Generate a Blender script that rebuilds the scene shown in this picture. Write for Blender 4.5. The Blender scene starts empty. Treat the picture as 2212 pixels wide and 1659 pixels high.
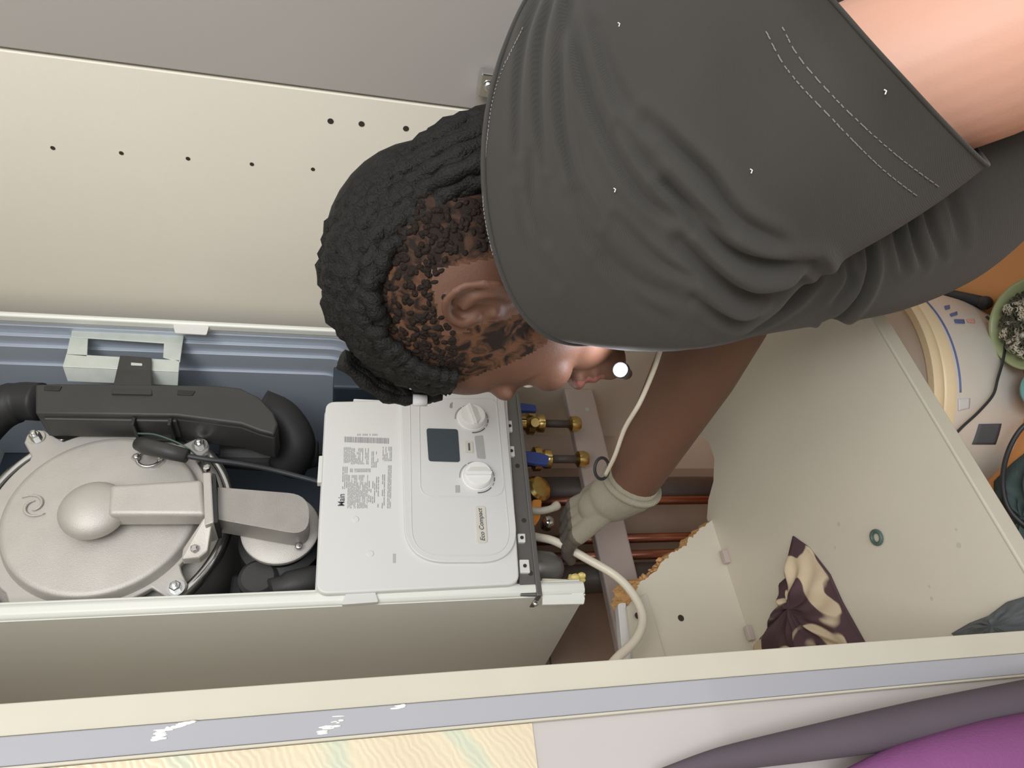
import bpy, bmesh, math, random
import numpy as np
from mathutils import Vector, Matrix
random.seed(7); rng = np.random.default_rng(7)
PI = math.pi
scene = bpy.context.scene
COL = scene.collection

# ------------------------------------------------------------------ camera
F = 1450.0; CX, CY = 1106.0, 829.5
_D = np.array([5900., 190., F]); _D /= np.linalg.norm(_D)
_H = np.array([-286., -1930., F]); _H -= _H.dot(_D)*_D; _H /= np.linalg.norm(_H)
_P = np.cross(_D, _H)
if _P[2] < 0: _P = -_P
M = np.array([_H, _P, -_D])          # camera frame (x right, y down, z forward) -> world; camera at the origin
EYE = 1.65                            # everything is moved up by the eye height at the end
cam = bpy.data.cameras.new('camera'); cam_o = bpy.data.objects.new('camera', cam); COL.objects.link(cam_o)
cam.sensor_fit = 'HORIZONTAL'; cam.sensor_width = 36.0; cam.lens = 36.0*F/2212.0
cam.clip_start = 0.01; cam.clip_end = 50
R = Matrix(((M[0][0], -M[0][1], -M[0][2], 0), (M[1][0], -M[1][1], -M[1][2], 0), (M[2][0], -M[2][1], -M[2][2], 0), (0, 0, 0, 1)))
cam_o.matrix_world = R
scene.camera = cam_o
cam.dof.use_dof = False

# ------------------------------------------------------------------ world, lights, exposure
w = bpy.data.worlds.new('world'); scene.world = w; w.use_nodes = True
bg = w.node_tree.nodes['Background']; bg.inputs[0].default_value = (1.0, 0.985, 0.97, 1); bg.inputs[1].default_value = 0.95
def area(name, loc, target, size, power, color):
    l = bpy.data.lights.new(name, 'AREA'); l.shape = 'RECTANGLE'; l.size = size[0]; l.size_y = size[1]; l.energy = power; l.color = color
    o = bpy.data.objects.new(name, l); COL.objects.link(o); o.location = loc
    o.rotation_euler = (Vector(target)-Vector(loc)).to_track_quat('-Z', 'Y').to_euler(); return o
area('ceiling_light', (-0.15, -0.95, 0.80), (0.45, 0.6, -0.1), (0.9, 0.6), 13, (1.0, 0.96, 0.90))
area('boiler_side_fill', (-0.38, -1.05, 0.25), (0.4, 0.8, 0.0), (0.5, 0.9), 9, (0.86, 0.93, 1.0))  # added fill to brighten the boiler side, no window stands here
vs = scene.view_settings; vs.view_transform = 'Standard'; vs.look = 'None'; vs.gamma = 1.0; vs.exposure = 0.0
vs.use_curve_mapping = False

# ------------------------------------------------------------------ projection helpers (pixel -> point on a real plane)
def ray(x, y): return M @ np.array([x-CX, y-CY, F])
def W(x, y, Y=None, X=None, Z=None):
    r = ray(x, y)
    if Y is not None: return r*(Y/r[1])
    if X is not None: return r*(X/r[0])
    return r*(Z/r[2])
def DP(x, y, d): return M @ (np.array([x-CX, y-CY, F])*d/F)
def PXs(P):
    c = np.asarray(P) @ M
    return np.stack([c[..., 0]/c[..., 2]*F+CX, c[..., 1]/c[..., 2]*F+CY], -1)

# ------------------------------------------------------------------ materials
def lin(c):
    out = []
    for v in c:
        v /= 255.0
        out.append(v/12.92 if v <= 0.04045 else ((v+0.055)/1.055)**2.4)
    return out+[1.0]
def mat(name, rgb, rough=0.5, metal=0.0, var=0.04, scale=30, bump=0.0, bscale=200, coat=0.0, spec=0.5, sss=0.0, emit=None, estr=0):
    m = bpy.data.materials.new(name); m.use_nodes = True; nt = m.node_tree; n = nt.nodes; L = nt.links
    b = n['Principled BSDF']; b.inputs['Roughness'].default_value = rough; b.inputs['Metallic'].default_value = metal
    b.inputs['Specular IOR Level'].default_value = spec
    b.inputs['Coat Weight'].default_value = coat; b.inputs['Coat Roughness'].default_value = 0.05
    if sss: b.inputs['Subsurface Weight'].default_value = sss; b.inputs['Subsurface Scale'].default_value = 0.01
    tc = n.new('ShaderNodeTexCoord')
    nz = n.new('ShaderNodeTexNoise'); nz.inputs['Scale'].default_value = scale; nz.inputs['Detail'].default_value = 5
    L.new(tc.outputs['Object'], nz.inputs['Vector'])
    mx = n.new('ShaderNodeMix'); mx.data_type = 'RGBA'
    c = lin(rgb); mx.inputs[6].default_value = [max(0, v*(1-var*2)) for v in c[:3]]+[1]; mx.inputs[7].default_value = [min(1, v*(1+var*2)) for v in c[:3]]+[1]
    L.new(nz.outputs['Fac'], mx.inputs[0]); L.new(mx.outputs[2], b.inputs['Base Color'])
    if bump:
        n2 = n.new('ShaderNodeTexNoise'); n2.inputs['Scale'].default_value = bscale; n2.inputs['Detail'].default_value = 3
        L.new(tc.outputs['Object'], n2.inputs['Vector'])
        bp = n.new('ShaderNodeBump'); bp.inputs['Strength'].default_value = bump; bp.inputs['Distance'].default_value = 0.002
        L.new(n2.outputs['Fac'], bp.inputs['Height']); L.new(bp.outputs['Normal'], b.inputs['Normal'])
    if emit: b.inputs['Emission Color'].default_value = lin(emit); b.inputs['Emission Strength'].default_value = estr
    return m
def patch_mat(name, c1, c2, scale, thr, rough=0.9, soft=0.03, distort=0.6, detail=1.5, bump=0.3):
    m = bpy.data.materials.new(name); m.use_nodes = True; nt = m.node_tree; n = nt.nodes; L = nt.links
    b = n['Principled BSDF']; b.inputs['Roughness'].default_value = rough; b.inputs['Specular IOR Level'].default_value = 0.2
    tc = n.new('ShaderNodeTexCoord'); nz = n.new('ShaderNodeTexNoise'); nz.inputs['Scale'].default_value = scale
    nz.inputs['Detail'].default_value = detail; nz.inputs['Distortion'].default_value = distort
    L.new(tc.outputs['Object'], nz.inputs['Vector'])
    cr = n.new('ShaderNodeValToRGB'); cr.color_ramp.elements[0].position = thr-soft; cr.color_ramp.elements[0].color = lin(c1)
    cr.color_ramp.elements[1].position = thr+soft; cr.color_ramp.elements[1].color = lin(c2)
    L.new(nz.outputs['Fac'], cr.inputs[0]); L.new(cr.outputs[0], b.inputs['Base Color'])
    n2 = n.new('ShaderNodeTexNoise'); n2.inputs['Scale'].default_value = 900
    L.new(tc.outputs['Object'], n2.inputs['Vector'])
    bp = n.new('ShaderNodeBump'); bp.inputs['Strength'].default_value = bump; bp.inputs['Distance'].default_value = 0.001
    L.new(n2.outputs['Fac'], bp.inputs['Height']); L.new(bp.outputs['Normal'], b.inputs['Normal'])
    return m
def weave_mat(name, rgb, scale=2400, bump=0.22, var=0.06, rough=0.9):
    m = mat(name, rgb, rough, var=var, scale=14, spec=0.15); nt = m.node_tree; n = nt.nodes; L = nt.links
    b = n['Principled BSDF']; b.inputs['Sheen Weight'].default_value = 0.12; b.inputs['Sheen Roughness'].default_value = 0.6
    tc = n.new('ShaderNodeTexCoord'); wv = n.new('ShaderNodeTexWave'); wv.wave_type = 'BANDS'; wv.bands_direction = 'DIAGONAL'
    wv.inputs['Scale'].default_value = scale/6; wv.inputs['Distortion'].default_value = 1.0
    L.new(tc.outputs['Object'], wv.inputs['Vector'])
    bp = n.new('ShaderNodeBump'); bp.inputs['Strength'].default_value = bump; bp.inputs['Distance'].default_value = 0.0006
    L.new(wv.outputs['Fac'], bp.inputs['Height']); L.new(bp.outputs['Normal'], b.inputs['Normal'])
    return m
M_ = dict(
    cream=mat('cream_laminate', (245, 239, 225), 0.45, var=0.012, scale=6, bump=0.05, bscale=600),
    board=mat('base_laminate', (212, 205, 189), 0.5, var=0.03, scale=9, bump=0.05, bscale=500),
    cream_edge=mat('cream_edging', (196, 191, 175), 0.4, var=0.03, scale=25),
    door_shade=mat('door_cream_in_shade', (166, 161, 156), 0.45, var=0.015, scale=5),  # cream laminate with its shade put into the colour
    gloss=mat('gloss_lilac_edging', (164, 164, 170), 0.16, var=0.02, scale=12, coat=0.6),
    gloss_face=mat('gloss_white_door', (186, 179, 177), 0.12, var=0.02, scale=6, coat=0.8),
    glue=mat('dried_glue', (244, 242, 236), 0.25, var=0.05, scale=80, bump=0.5, bscale=300),
    case=mat('boiler_white_steel', (236, 238, 232), 0.35, var=0.012, scale=8),
    steel_blue=mat('grey_blue_painted_steel', (178, 187, 200), 0.32, metal=0.1, var=0.03, scale=10),
    galv=mat('galvanised_steel', (206, 212, 206), 0.4, metal=0.25, var=0.06, scale=60),
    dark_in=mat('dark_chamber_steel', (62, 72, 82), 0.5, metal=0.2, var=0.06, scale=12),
    black=mat('black_plastic', (60, 59, 59), 0.5, var=0.1, scale=30, bump=0.08, bscale=300),
    black2=mat('black_rubber', (40, 40, 42), 0.55, var=0.1, scale=40),
    alu=mat('cast_aluminium', (196, 192, 186), 0.5, metal=0.35, var=0.05, scale=35, bump=0.18, bscale=900),
    alu_dark=mat('cast_aluminium_darker', (166, 162, 157), 0.5, metal=0.4, var=0.08, scale=45, bump=0.2, bscale=900),
    chrome=mat('bright_steel', (205, 205, 203), 0.18, metal=0.95, var=0.05),
    rail=mat('dull_grey_steel', (120, 118, 116), 0.38, metal=0.5, var=0.07, scale=25),
    white=mat('white_plastic', (220, 220, 218), 0.4, var=0.01, scale=9),
    white2=mat('white_plastic_facia', (216, 216, 215), 0.36, var=0.01, scale=9),
    knob=mat('white_knob_plastic', (240, 240, 238), 0.3, var=0.005),
    lcd=mat('dark_display_window', (62, 72, 78), 0.2, var=0.03),
    print=mat('grey_print', (150, 151, 153), 0.7, var=0.08, scale=400),
    print_dk=mat('dark_print', (88, 91, 97), 0.7, var=0.05),
    badge=mat('beige_badge', (210, 206, 196), 0.45, var=0.02),
    greybtn=mat('grey_button', (172, 173, 173), 0.5, var=0.02),
    brass=mat('brass', (216, 188, 122), 0.25, metal=0.95, var=0.1, scale=60),
    copper=mat('copper', (160, 108, 88), 0.35, metal=0.9, var=0.12, scale=40),
    darkpipe=mat('dark_lagged_pipe', (84, 74, 70), 0.5, var=0.1),
    blue=mat('blue_plastic_lever', (62, 84, 160), 0.35, var=0.05),
    orange=mat('orange_plastic', (240, 158, 66), 0.35, var=0.04),
    cable=mat('white_cable_pvc', (222, 214, 196), 0.35, var=0.03),
    cable_bk=mat('black_cable_pvc', (48, 50, 54), 0.45, var=0.05),
    beige=mat('beige_plastic', (222, 216, 188), 0.4, var=0.02),
    wax=mat('yellow_wax', (226, 206, 128), 0.5, var=0.12, scale=90, bump=0.8, bscale=200),
    chip=mat('torn_chipboard', (206, 160, 106), 0.95, var=0.22, scale=160, bump=1.0, bscale=350),
    wallback=mat('plaster_wall', (188, 172, 158), 0.85, var=0.05, scale=9, bump=0.2, bscale=80),
    brownwall=mat('brown_recess', (160, 140, 125), 0.9, var=0.12, scale=8, bump=0.3, bscale=60),
    trunk=mat('pale_plastic_trunking', (190, 176, 170), 0.45, var=0.03),
    rubber=mat('green_rubber', (78, 100, 92), 0.5, var=0.04),
    shirt=weave_mat('charcoal_twill', (62, 60, 57)),
    stitch=mat('charcoal_thread', (132, 128, 126), 0.9, var=0.05),
    lint=mat('white_lint', (220, 220, 222), 0.9),
    skin=mat('dark_brown_skin', (104, 72, 55), 0.6, var=0.07, scale=22, bump=0.12, bscale=500, sss=0.08),
    skin_l=mat('pale_pink_skin', (214, 164, 142), 0.5, var=0.02, scale=9, bump=0.06, bscale=500, sss=0.1),
    lips=mat('lip_skin', (140, 88, 80), 0.35, var=0.05),
    hair=mat('black_hair', (25, 24, 23), 0.62, var=0.25, scale=120, bump=0.9, bscale=500, spec=0.3),
    hair2=mat('short_curly_hair', (38, 30, 26), 0.75, var=0.2, scale=160, bump=0.9, bscale=600, spec=0.2),
    eye=mat('eye_white', (225, 220, 214), 0.1, var=0.01),
    glove=weave_mat('cream_knit', (166, 158, 140), scale=2600, bump=0.9, var=0.1),
    glove_g=mat('grey_latex_coating', (98, 91, 84), 0.6, var=0.08, scale=50, bump=0.5, bscale=300),
    trouser=weave_mat('dark_trousers', (60, 62, 68)),
    shoe=mat('black_leather', (40, 38, 38), 0.4),
    worktop=mat('orange_wood_worktop', (212, 150, 92), 0.45, var=0.07, scale=6),
    white_tub=mat('white_tub_plastic', (232, 226, 216), 0.35, var=0.01),
    cream_tub=mat('cream_tub_rim', (236, 218, 180), 0.35, var=0.02),
    blue_line=mat('blue_print', (96, 112, 166), 0.5),
    red_print=mat('pale_red_print', (222, 170, 156), 0.5),
    teal=mat('turquoise_plastic', (122, 186, 184), 0.35),
    green_b=mat('pale_green_enamel', (164, 174, 130), 0.35, var=0.04),
    teal_dk=mat('dark_teal_cloth', (74, 92, 92), 0.9, var=0.15, scale=40, bump=0.4, bscale=300),
    grey_cloth=weave_mat('dark_grey_cloth', (88, 92, 94)),
    purple=mat('purple_reflection_tone', (124, 70, 118), 0.85, var=0.1, scale=20, bump=0.2, bscale=600),  # colour of the reflection in the gloss door
    plum_shade=mat('plum_shade_tone', (86, 76, 84), 0.85, var=0.08, scale=20),  # dark shade band beside the purple reflection
    floor=mat('grey_floor', (150, 144, 136), 0.6, var=0.06, scale=5),
    room=mat('room_paint', (226, 220, 208), 0.8, var=0.01, scale=4),
    hole=mat('dark_hole', (58, 50, 44), 0.9),
    torch_body=mat('torch_metal', (70, 70, 76), 0.3, metal=0.7),
    bulb=mat('torch_bulb', (255, 255, 255), 0.3, emit=(240, 242, 255), estr=60),
)
M_['rag'] = patch_mat('patterned_rag', (86, 66, 70), (206, 188, 160), 14, 0.53, soft=0.012, distort=0.9)
M_['scalp'] = patch_mat('scalp_with_short_hair', (40, 32, 28), (100, 70, 52), 75, 0.50, soft=0.10, distort=1.2, detail=2.5, bump=0.6)
M_['scalp2'] = patch_mat('nape_short_hair', (40, 33, 29), (82, 58, 46), 70, 0.6, soft=0.12, distort=1.2, detail=2.5, bump=0.6)
M_['scour'] = patch_mat('speckled_steel', (84, 84, 72), (206, 200, 182), 70, 0.5, soft=0.05)

# ------------------------------------------------------------------ mesh helpers
class MB:
    def __init__(s): s.v = []; s.f = []; s.m = []
    def add(s, vs, fs, mi=0):
        o = len(s.v); s.v += [tuple(float(c) for c in v) for v in vs]; s.f += [tuple(i+o for i in f) for f in fs]; s.m += [mi]*len(fs); return s
    def box(s, a, b, mi=0):
        x0, y0, z0 = [min(p, q) for p, q in zip(a, b)]; x1, y1, z1 = [max(p, q) for p, q in zip(a, b)]
        return s.add([(x0, y0, z0), (x1, y0, z0), (x1, y1, z0), (x0, y1, z0), (x0, y0, z1), (x1, y0, z1), (x1, y1, z1), (x0, y1, z1)],
                     [(0, 3, 2, 1), (4, 5, 6, 7), (0, 1, 5, 4), (1, 2, 6, 5), (2, 3, 7, 6), (3, 0, 4, 7)], mi)
    def prism(s, pts, vec, mi=0, side=None, back=None):
        """closed polygon pts extruded along vec; back = optional own outline of the far face"""
        n = len(pts); P = [np.array(p, float) for p in pts]; Q = [p+np.array(vec) for p in P] if back is None else [np.array(b, float) for b in back]
        a = Vector((0, 0, 0))
        for i in range(n): a += Vector(P[i]).cross(Vector(P[(i+1) % n]))
        if a.dot(Vector(np.mean(Q, 0)-np.mean(P, 0))) > 0: P.reverse(); Q.reverse()
        s.add(P+Q, [tuple(range(n)), tuple(range(2*n-1, n-1, -1))], mi)
        o = len(s.v)-2*n
        for i in range(n):
            j = (i+1) % n; s.f.append((o+j, o+i, o+n+i, o+n+j)); s.m.append(mi if side is None else side)
        return s
    def tube(s, pts, r, seg=12, mi=0, closed=False, caps=True):
        P = np.array(pts, float); n = len(P)
        rr = [r]*n if np.isscalar(r) else list(r)
        T = np.gradient(P, axis=0) if not closed else np.roll(P, -1, 0)-np.roll(P, 1, 0)
        T /= np.linalg.norm(T, axis=1)[:, None]+1e-12
        u = np.cross(T[0], [0, 0, 1.]);
        if np.linalg.norm(u) < 1e-3: u = np.cross(T[0], [1., 0, 0])
        u /= np.linalg.norm(u); vs_ = []
        for i in range(n):
            u = u-u.dot(T[i])*T[i]; u /= np.linalg.norm(u); v = np.cross(T[i], u)
            for k in range(seg):
                a = 2*PI*k/seg; vs_.append(P[i]+rr[i]*(math.cos(a)*u+math.sin(a)*v))
        fs = []
        for i in range(n if closed else n-1):
            j = (i+1) % n
            for k in range(seg):
                l = (k+1) % seg; fs.append((i*seg+k, i*seg+l, j*seg+l, j*seg+k))
        if caps and not closed: fs += [tuple(range(seg-1, -1, -1)), tuple(range((n-1)*seg, n*seg))]
        return s.add(vs_, fs, mi)
    def lathe(s, c, axis, prof, seg=32, mi=0, caps=True):
        """prof = [(radius, height)] along axis from c"""
        ax = np.array(axis, float); ax /= np.linalg.norm(ax); u = np.cross(ax, [0, 0, 1.])
        if np.linalg.norm(u) < 1e-3: u = np.cross(ax, [1., 0, 0])
        u /= np.linalg.norm(u); v = np.cross(ax, u); c = np.array(c, float); vs_ = []
        for r, h in prof:
            for k in range(seg):
                a = 2*PI*k/seg; vs_.append(c+ax*h+max(r, 1e-5)*(math.cos(a)*u+math.sin(a)*v))
        n = len(prof); fs = []
        for i in range(n-1):
            for k in range(seg):
                l = (k+1) % seg; fs.append((i*seg+k, i*seg+l, (i+1)*seg+l, (i+1)*seg+k))
        if caps: fs += [tuple(range(seg-1, -1, -1)), tuple(range((n-1)*seg, n*seg))]
        return s.add(vs_, fs, mi)
    def ell(s, c, ax, rad, seg=24, rings=16, mi=0):
        """ellipsoid; ax = 3 axis vectors, rad = 3 radii"""
        c = np.array(c, float); A = [np.array(a, float)*r for a, r in zip(ax, rad)]; vs_ = [c+A[2]]
        for i in range(1, rings):
            p = PI*i/rings
            for k in range(seg):
                t = 2*PI*k/seg; vs_.append(c+A[0]*math.sin(p)*math.cos(t)+A[1]*math.sin(p)*math.sin(t)+A[2]*math.cos(p))
        vs_.append(c-A[2]); fs = []
        for k in range(seg): fs.append((0, 1+k, 1+(k+1) % seg))
        for i in range(rings-2):
            for k in range(seg):
                l = (k+1) % seg; a = 1+i*seg; fs.append((a+k, a+seg+k, a+seg+l, a+l))
        b = 1+(rings-2)*seg
        for k in range(seg): fs.append((b+k, b+seg, b+(k+1) % seg))
        return s.add(vs_, fs, mi)
    def ball(s, c, r, seg=16, rings=10, mi=0): return s.ell(c, np.eye(3), (r, r, r), seg, rings, mi)
    def limb(s, pts, rad, seg=20):
        """tapered limb with round ends (for remeshing)"""
        P = np.array(pts, float); m = []; rr = []
        for i in range(len(P)-1):
            for t in np.linspace(0, 1, 7)[:(7 if i == len(P)-2 else 6)]:
                m.append(P[i]*(1-t)+P[i+1]*t); rr.append(rad[i]*(1-t)+rad[i+1]*t)
        s.tube(m, rr, seg)
        for p, r in zip(P, rad): s.ball(p, r*0.995, seg, 12)
        return s
    def mesh(s, name, off, mats, smooth):
        me = bpy.data.meshes.new(name)
        me.from_pydata([(x-off[0], y-off[1], z-off[2]) for x, y, z in s.v], [], s.f); me.validate(); 
        bm = bmesh.new(); bm.from_mesh(me); bmesh.ops.recalc_face_normals(bm, faces=bm.faces[:]); bm.to_mesh(me); bm.free()
        for m in mats: me.materials.append(m)
        if len(mats) > 1 and len(me.polygons) == len(s.m): me.polygons.foreach_set('material_index', s.m)
        if smooth: me.polygons.foreach_set('use_smooth', [True]*len(me.polygons))
        me.update(); return me
WL = {}      # world location of every object built
def tag(o, label=None, cat=None, group=None, kind=None):
    if label: o['label'] = label
    if cat: o['category'] = cat
    if group: o['group'] = group
    if kind: o['kind'] = kind
    return o
def thing(name, loc, label, cat, group=None):
    o = bpy.data.objects.new(name, None); COL.objects.link(o); o.location = loc; o.empty_display_size = 0.02; WL[o] = np.array(loc, float)
    return tag(o, label, cat, group)
def obj(name, mb, m, parent=None, smooth=False, bevel=0.0, bseg=2, autosm=None, label=None):
    mats = [M_[k] if isinstance(k, str) else k for k in (m if isinstance(m, (list, tuple)) else [m])]
    if parent is not None: off = WL[parent]
    else:
        V = np.array(mb.v); off = np.array([(V[:, 0].min()+V[:, 0].max())/2, (V[:, 1].min()+V[:, 1].max())/2, V[:, 2].min()])
    me = mb.mesh(name, off, mats, smooth or autosm is not None)
    o = bpy.data.objects.new(name, me); COL.objects.link(o); WL[o] = np.array(off, float)
    if parent is not None: o.parent = parent
    else: o.location = off
    if autosm is not None: me.set_sharp_from_angle(angle=math.radians(autosm))
    if bevel:
        b = o.modifiers.new('bevel', 'BEVEL'); b.width = bevel; b.segments = bseg; b.limit_method = 'ANGLE'; b.angle_limit = math.radians(35); b.harden_normals = False
    if label: o['label'] = label
    return o
def px_poly(pts, **k): return [W(x, y, **k) for x, y in pts]
def rrect(c4, r, n=6):
    """rounded polygon through 4 (or more) 3-D corners"""
    C = [np.array(c, float) for c in c4]; out = []; N = len(C)
    for i in range(N):
        p, c, q = C[i-1], C[i], C[(i+1) % N]; a = p-c; b = q-c; la, lb = np.linalg.norm(a), np.linalg.norm(b)
        rr = min(r[i] if isinstance(r, (list, tuple)) else r, la*0.49, lb*0.49); A = c+a/la*rr; B = c+b/lb*rr
        for t in np.linspace(0, 1, n): out.append((1-t)**2*A+2*t*(1-t)*c+t*t*B)
    return out
def smooth_path(pts, n=8):
    P = np.array(pts, float); Q = np.vstack([2*P[0]-P[1], P, 2*P[-1]-P[-2]]); out = []
    for i in range(1, len(Q)-2):
        for t in np.linspace(0, 1, n, endpoint=False):
            out.append(0.5*((2*Q[i])+(-Q[i-1]+Q[i+1])*t+(2*Q[i-1]-5*Q[i]+4*Q[i+1]-Q[i+2])*t*t+(-Q[i-1]+3*Q[i]-3*Q[i+1]+Q[i+2])*t**3))
    out.append(P[-1]); return np.array(out)
YM = np.array([0, 1., 0])
def unit_(v): return v/np.linalg.norm(v)

# ------------------------------------------------------------------ room shell
YW = 1.055
def struct(name, mb, m, **k): o = obj(name, mb, m, **k); o['kind'] = 'structure'; return o
struct('floor', MB().box((-2.0, -2.2, -1.70), (1.9, YW, -1.65)), 'floor')
struct('wall_back', MB().box((-2.0, YW, -1.65), (1.9, YW+0.08, 1.0)), 'wallback')
struct('wall_right', MB().box((1.9, -2.2, -1.65), (1.98, YW, 1.0)), 'room')
struct('wall_left', MB().box((-2.08, -2.2, -1.65), (-2.0, YW, 1.0)), 'room')

# ------------------------------------------------------------------ tall cupboard that holds the boiler
XL, XR, YF, ZB = 0.102, 0.694, 0.40, -0.509
cup = thing('boiler_cupboard', (0.40, 0.68, -0.53), 'cream laminate cupboard around the boiler, both doors swung open', 'cupboard')
rp = obj('side_panel', MB().box((XR, YF, -0.53), (XR+0.018, YW, 0.60)), 'cream', cup, bevel=0.0008)
lp = obj('side_panel', MB().box((XL-0.015, YF+0.002, -0.53), (XL, YW, 0.60)), 'cream', cup, bevel=0.0008)
obj('edging', MB().box((XL-0.015, YF-0.0002, -0.53), (XL, YF+0.0018, 0.60)), 'cream_edge', lp, bevel=0.0006)
obj('top_panel', MB().box((XL, YF, 0.582), (XR, YW, 0.60)), 'cream', cup, bevel=0.0008)
for x, y in [(114, 320), (262, 331), (406, 343), (544, 355), (676, 366), (806, 379)]:
    p = W(x, y, X=XR-0.0003); obj('shelf_hole', MB().lathe(p, (1, 0, 0), [(0.0024, 0), (0.0024, 0.002)], 14), 'hole', rp, label='small dark shelf-pin hole')
for x, y in [(714, 262), (781, 268), (877, 278)]:
    p = W(x, y, X=XR-0.0004); obj('screw_hole', MB().lathe(p, (1, 0, 0), [(0.0034, 0), (0.003, 0.0012), (0.0022, 0.002)], 14), 'hole', rp, label='drilled screw hole near the front edge')
# base panel with a rounded notch cut in its back edge
YBK = 0.79
notch = [W(x, y, Z=ZB) for x, y in [(1440, 905), (1470, 938), (1505, 938), (1531, 955), (1543, 990), (1541, 1040), (1530, 1080), (1527, 1120)]]
top = [(XL, YF+0.002, ZB), (XR, YF+0.002, ZB), (XR, YBK, ZB)] + notch + [(XL, YBK, ZB)]
obj('base_panel', MB().prism(top, (0, 0, -0.018)), ['board'], cup)
obj('base_edging', MB().box((XL, YF-0.001, -0.526), (XR, YF+0.0025, ZB+0.0003)), 'cream_edge', cup, bevel=0.0012)
# torn chipboard back panel
edge = [(1345, 1318), (1353, 1311), (1372, 1292), (1378, 1268), (1386, 1256), (1400, 1247), (1420, 1230), (1428, 1214), (1440, 1207), (1452, 1193), (1468, 1186), (1482, 1178), (1487, 1166), (1500, 1156), (1512, 1142), (1524, 1136), (1540, 1122)]
rough_e = []
for i in range(len(edge)-1):
    for t in np.linspace(0, 1, 4, endpoint=False):
        e = np.array(edge[i])*(1-t)+np.array(edge[i+1])*t; rough_e.append(tuple(e+rng.normal(0, 1.6, 2)))
rough_e.append(edge[-1])
front = [W(x, y, Y=YBK) for x, y in rough_e]
front += [np.array([front[-1][0]+0.003, YBK, ZB-0.02]), np.array([XL+0.001, YBK, ZB-0.02]), np.array([XL+0.001, YBK, W(1352, 1318, Y=YBK)[2]])]
back = []
for i, p in enumerate(front):
    q = p+YM*0.016
    if i < len(rough_e): k = math.sin(PI*min(1, i/22.0)); q = q+np.array([0.003+0.006*k, 0, 0.004+0.018*k*rng.uniform(0.6, 1.2)])
    back.append(q)
mbk = MB(); mbk.prism(front, (0, 0.016, 0), 0, 1, back)
obj('back_panel', mbk, ['board', 'chip'], cup, label='cream back panel with a torn, chipped edge')
chunk = MB()
for i in range(46):
    t = rng.uniform(0, 30); e = rough_e[min(int(t), len(rough_e)-1)]; p = W(e[0]-rng.uniform(0, 12), e[1]-rng.uniform(-2, 6), Y=YBK+rng.uniform(0.003, 0.012))
    a = rng.normal(0, 1, (3, 3)); a, _ = np.linalg.qr(a); chunk.ell(p, a, rng.uniform(0.0012, 0.0042, 3), 7, 5)
tag(obj('wood_splinters', chunk, 'chip', cup, label='orange-brown torn chipboard core'), kind='stuff')
pl = [W(x, y, Y=YBK-0.004) for x, y in [(1356, 1312), (1396, 1282), (1440, 1428), (1370, 1428)]]
pl[0] = W(1354, 1311, Y=YBK-0.012); pl[3] = W(1369, 1428, Y=YBK-0.012)
obj('folded_plate', MB().prism(pl, (0, 0.005, 0)), 'board', cup)
obj('edge_strip', MB().prism(rrect([W(1334, 1302, Y=YBK-0.004), W(1352, 1302, Y=YBK-0.004), W(1366, 1430, Y=YBK-0.004), W(1346, 1430, Y=YBK-0.004)], [0.008, 0.001, 0.001, 0.001]), (0, 0.012, 0)), 'white', cup, bevel=0.0008)
for x, y in [(1378, 1330), (1471, 1335)]:
    obj('screw_hole', MB().lathe(W(x, y, Y=YBK-(0.0135 if x < 1400 else 0.0006)), (0, 1, 0), [(0.0042, 0), (0.003, 0.0009)], 14), 'hole', cup)
for x, y in [(1567, 1203), (1619, 1368)]:
    c = W(x, y, Z=ZB+0.004); obj('joint_block', MB().box(c-[0.009, 0.004, 0.004], c+[0.009, 0.004, 0.004]), 'trunk', cup, bevel=0.001)
# right door, opened past square: cream inner face in shade, painted grey
hx, hy = XR+0.001, YF-0.003; a = math.radians(97)
dd = np.array([-math.cos(a), -math.sin(a), 0.]); dn = np.array([dd[1], -dd[0], 0.])*-1
if dn[0] < 0: dn = -dn
q = [np.array([hx, hy, 0])+dd*s_ for s_ in (0.0, 0.58)]
rd = obj('door', MB().prism([q[0]+[0, 0, -0.525], q[1]+[0, 0, -0.525], q[1]+[0, 0, 0.60], q[0]+[0, 0, 0.60]], dn*0.018), 'door_shade', cup, bevel=0.001, label='right door, inner face with shade painted in as taupe grey')
hp = W(1056, 187, X=XR+0.002)
hb = MB(); hc = W(1052, 186, X=XR-0.006); hb.box(hc-[0.006, 0.016, 0.009], hc+[0.009, 0.010, 0.009]); hb.lathe(hc+[-0.007, -0.004, 0], (-1, 0, 0), [(0.005, 0), (0.005, 0.003), (0.003, 0.004)], 16)
obj('hinge', hb, 'chrome', rd, bevel=0.0015, label='chrome door hinge')
# left door, folded right back beside the cupboard: gloss edge, then gloss face
ld = MB(); ld.box((XL-0.0285, YF-0.002, -0.529), (XL-0.0155, YF+0.014, 0.60)); 
ldo = obj('door', ld, 'gloss', cup, bevel=0.0006, label='left door edge, glossy pale lilac')
face = MB().box((-0.62, YF+0.0005, -0.70), (XL-0.030, YF+0.018, 0.60))
obj('door_face', face, 'gloss_face', ldo, bevel=0.0008, label='left door glossy white face')
obj('edge_bead', MB().box((XL-0.0302, YF-0.003, -0.70), (XL-0.0288, YF+0.001, 0.60)), 'cream_edge', ldo, bevel=0.0003, label='bright thin edge bead')
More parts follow.
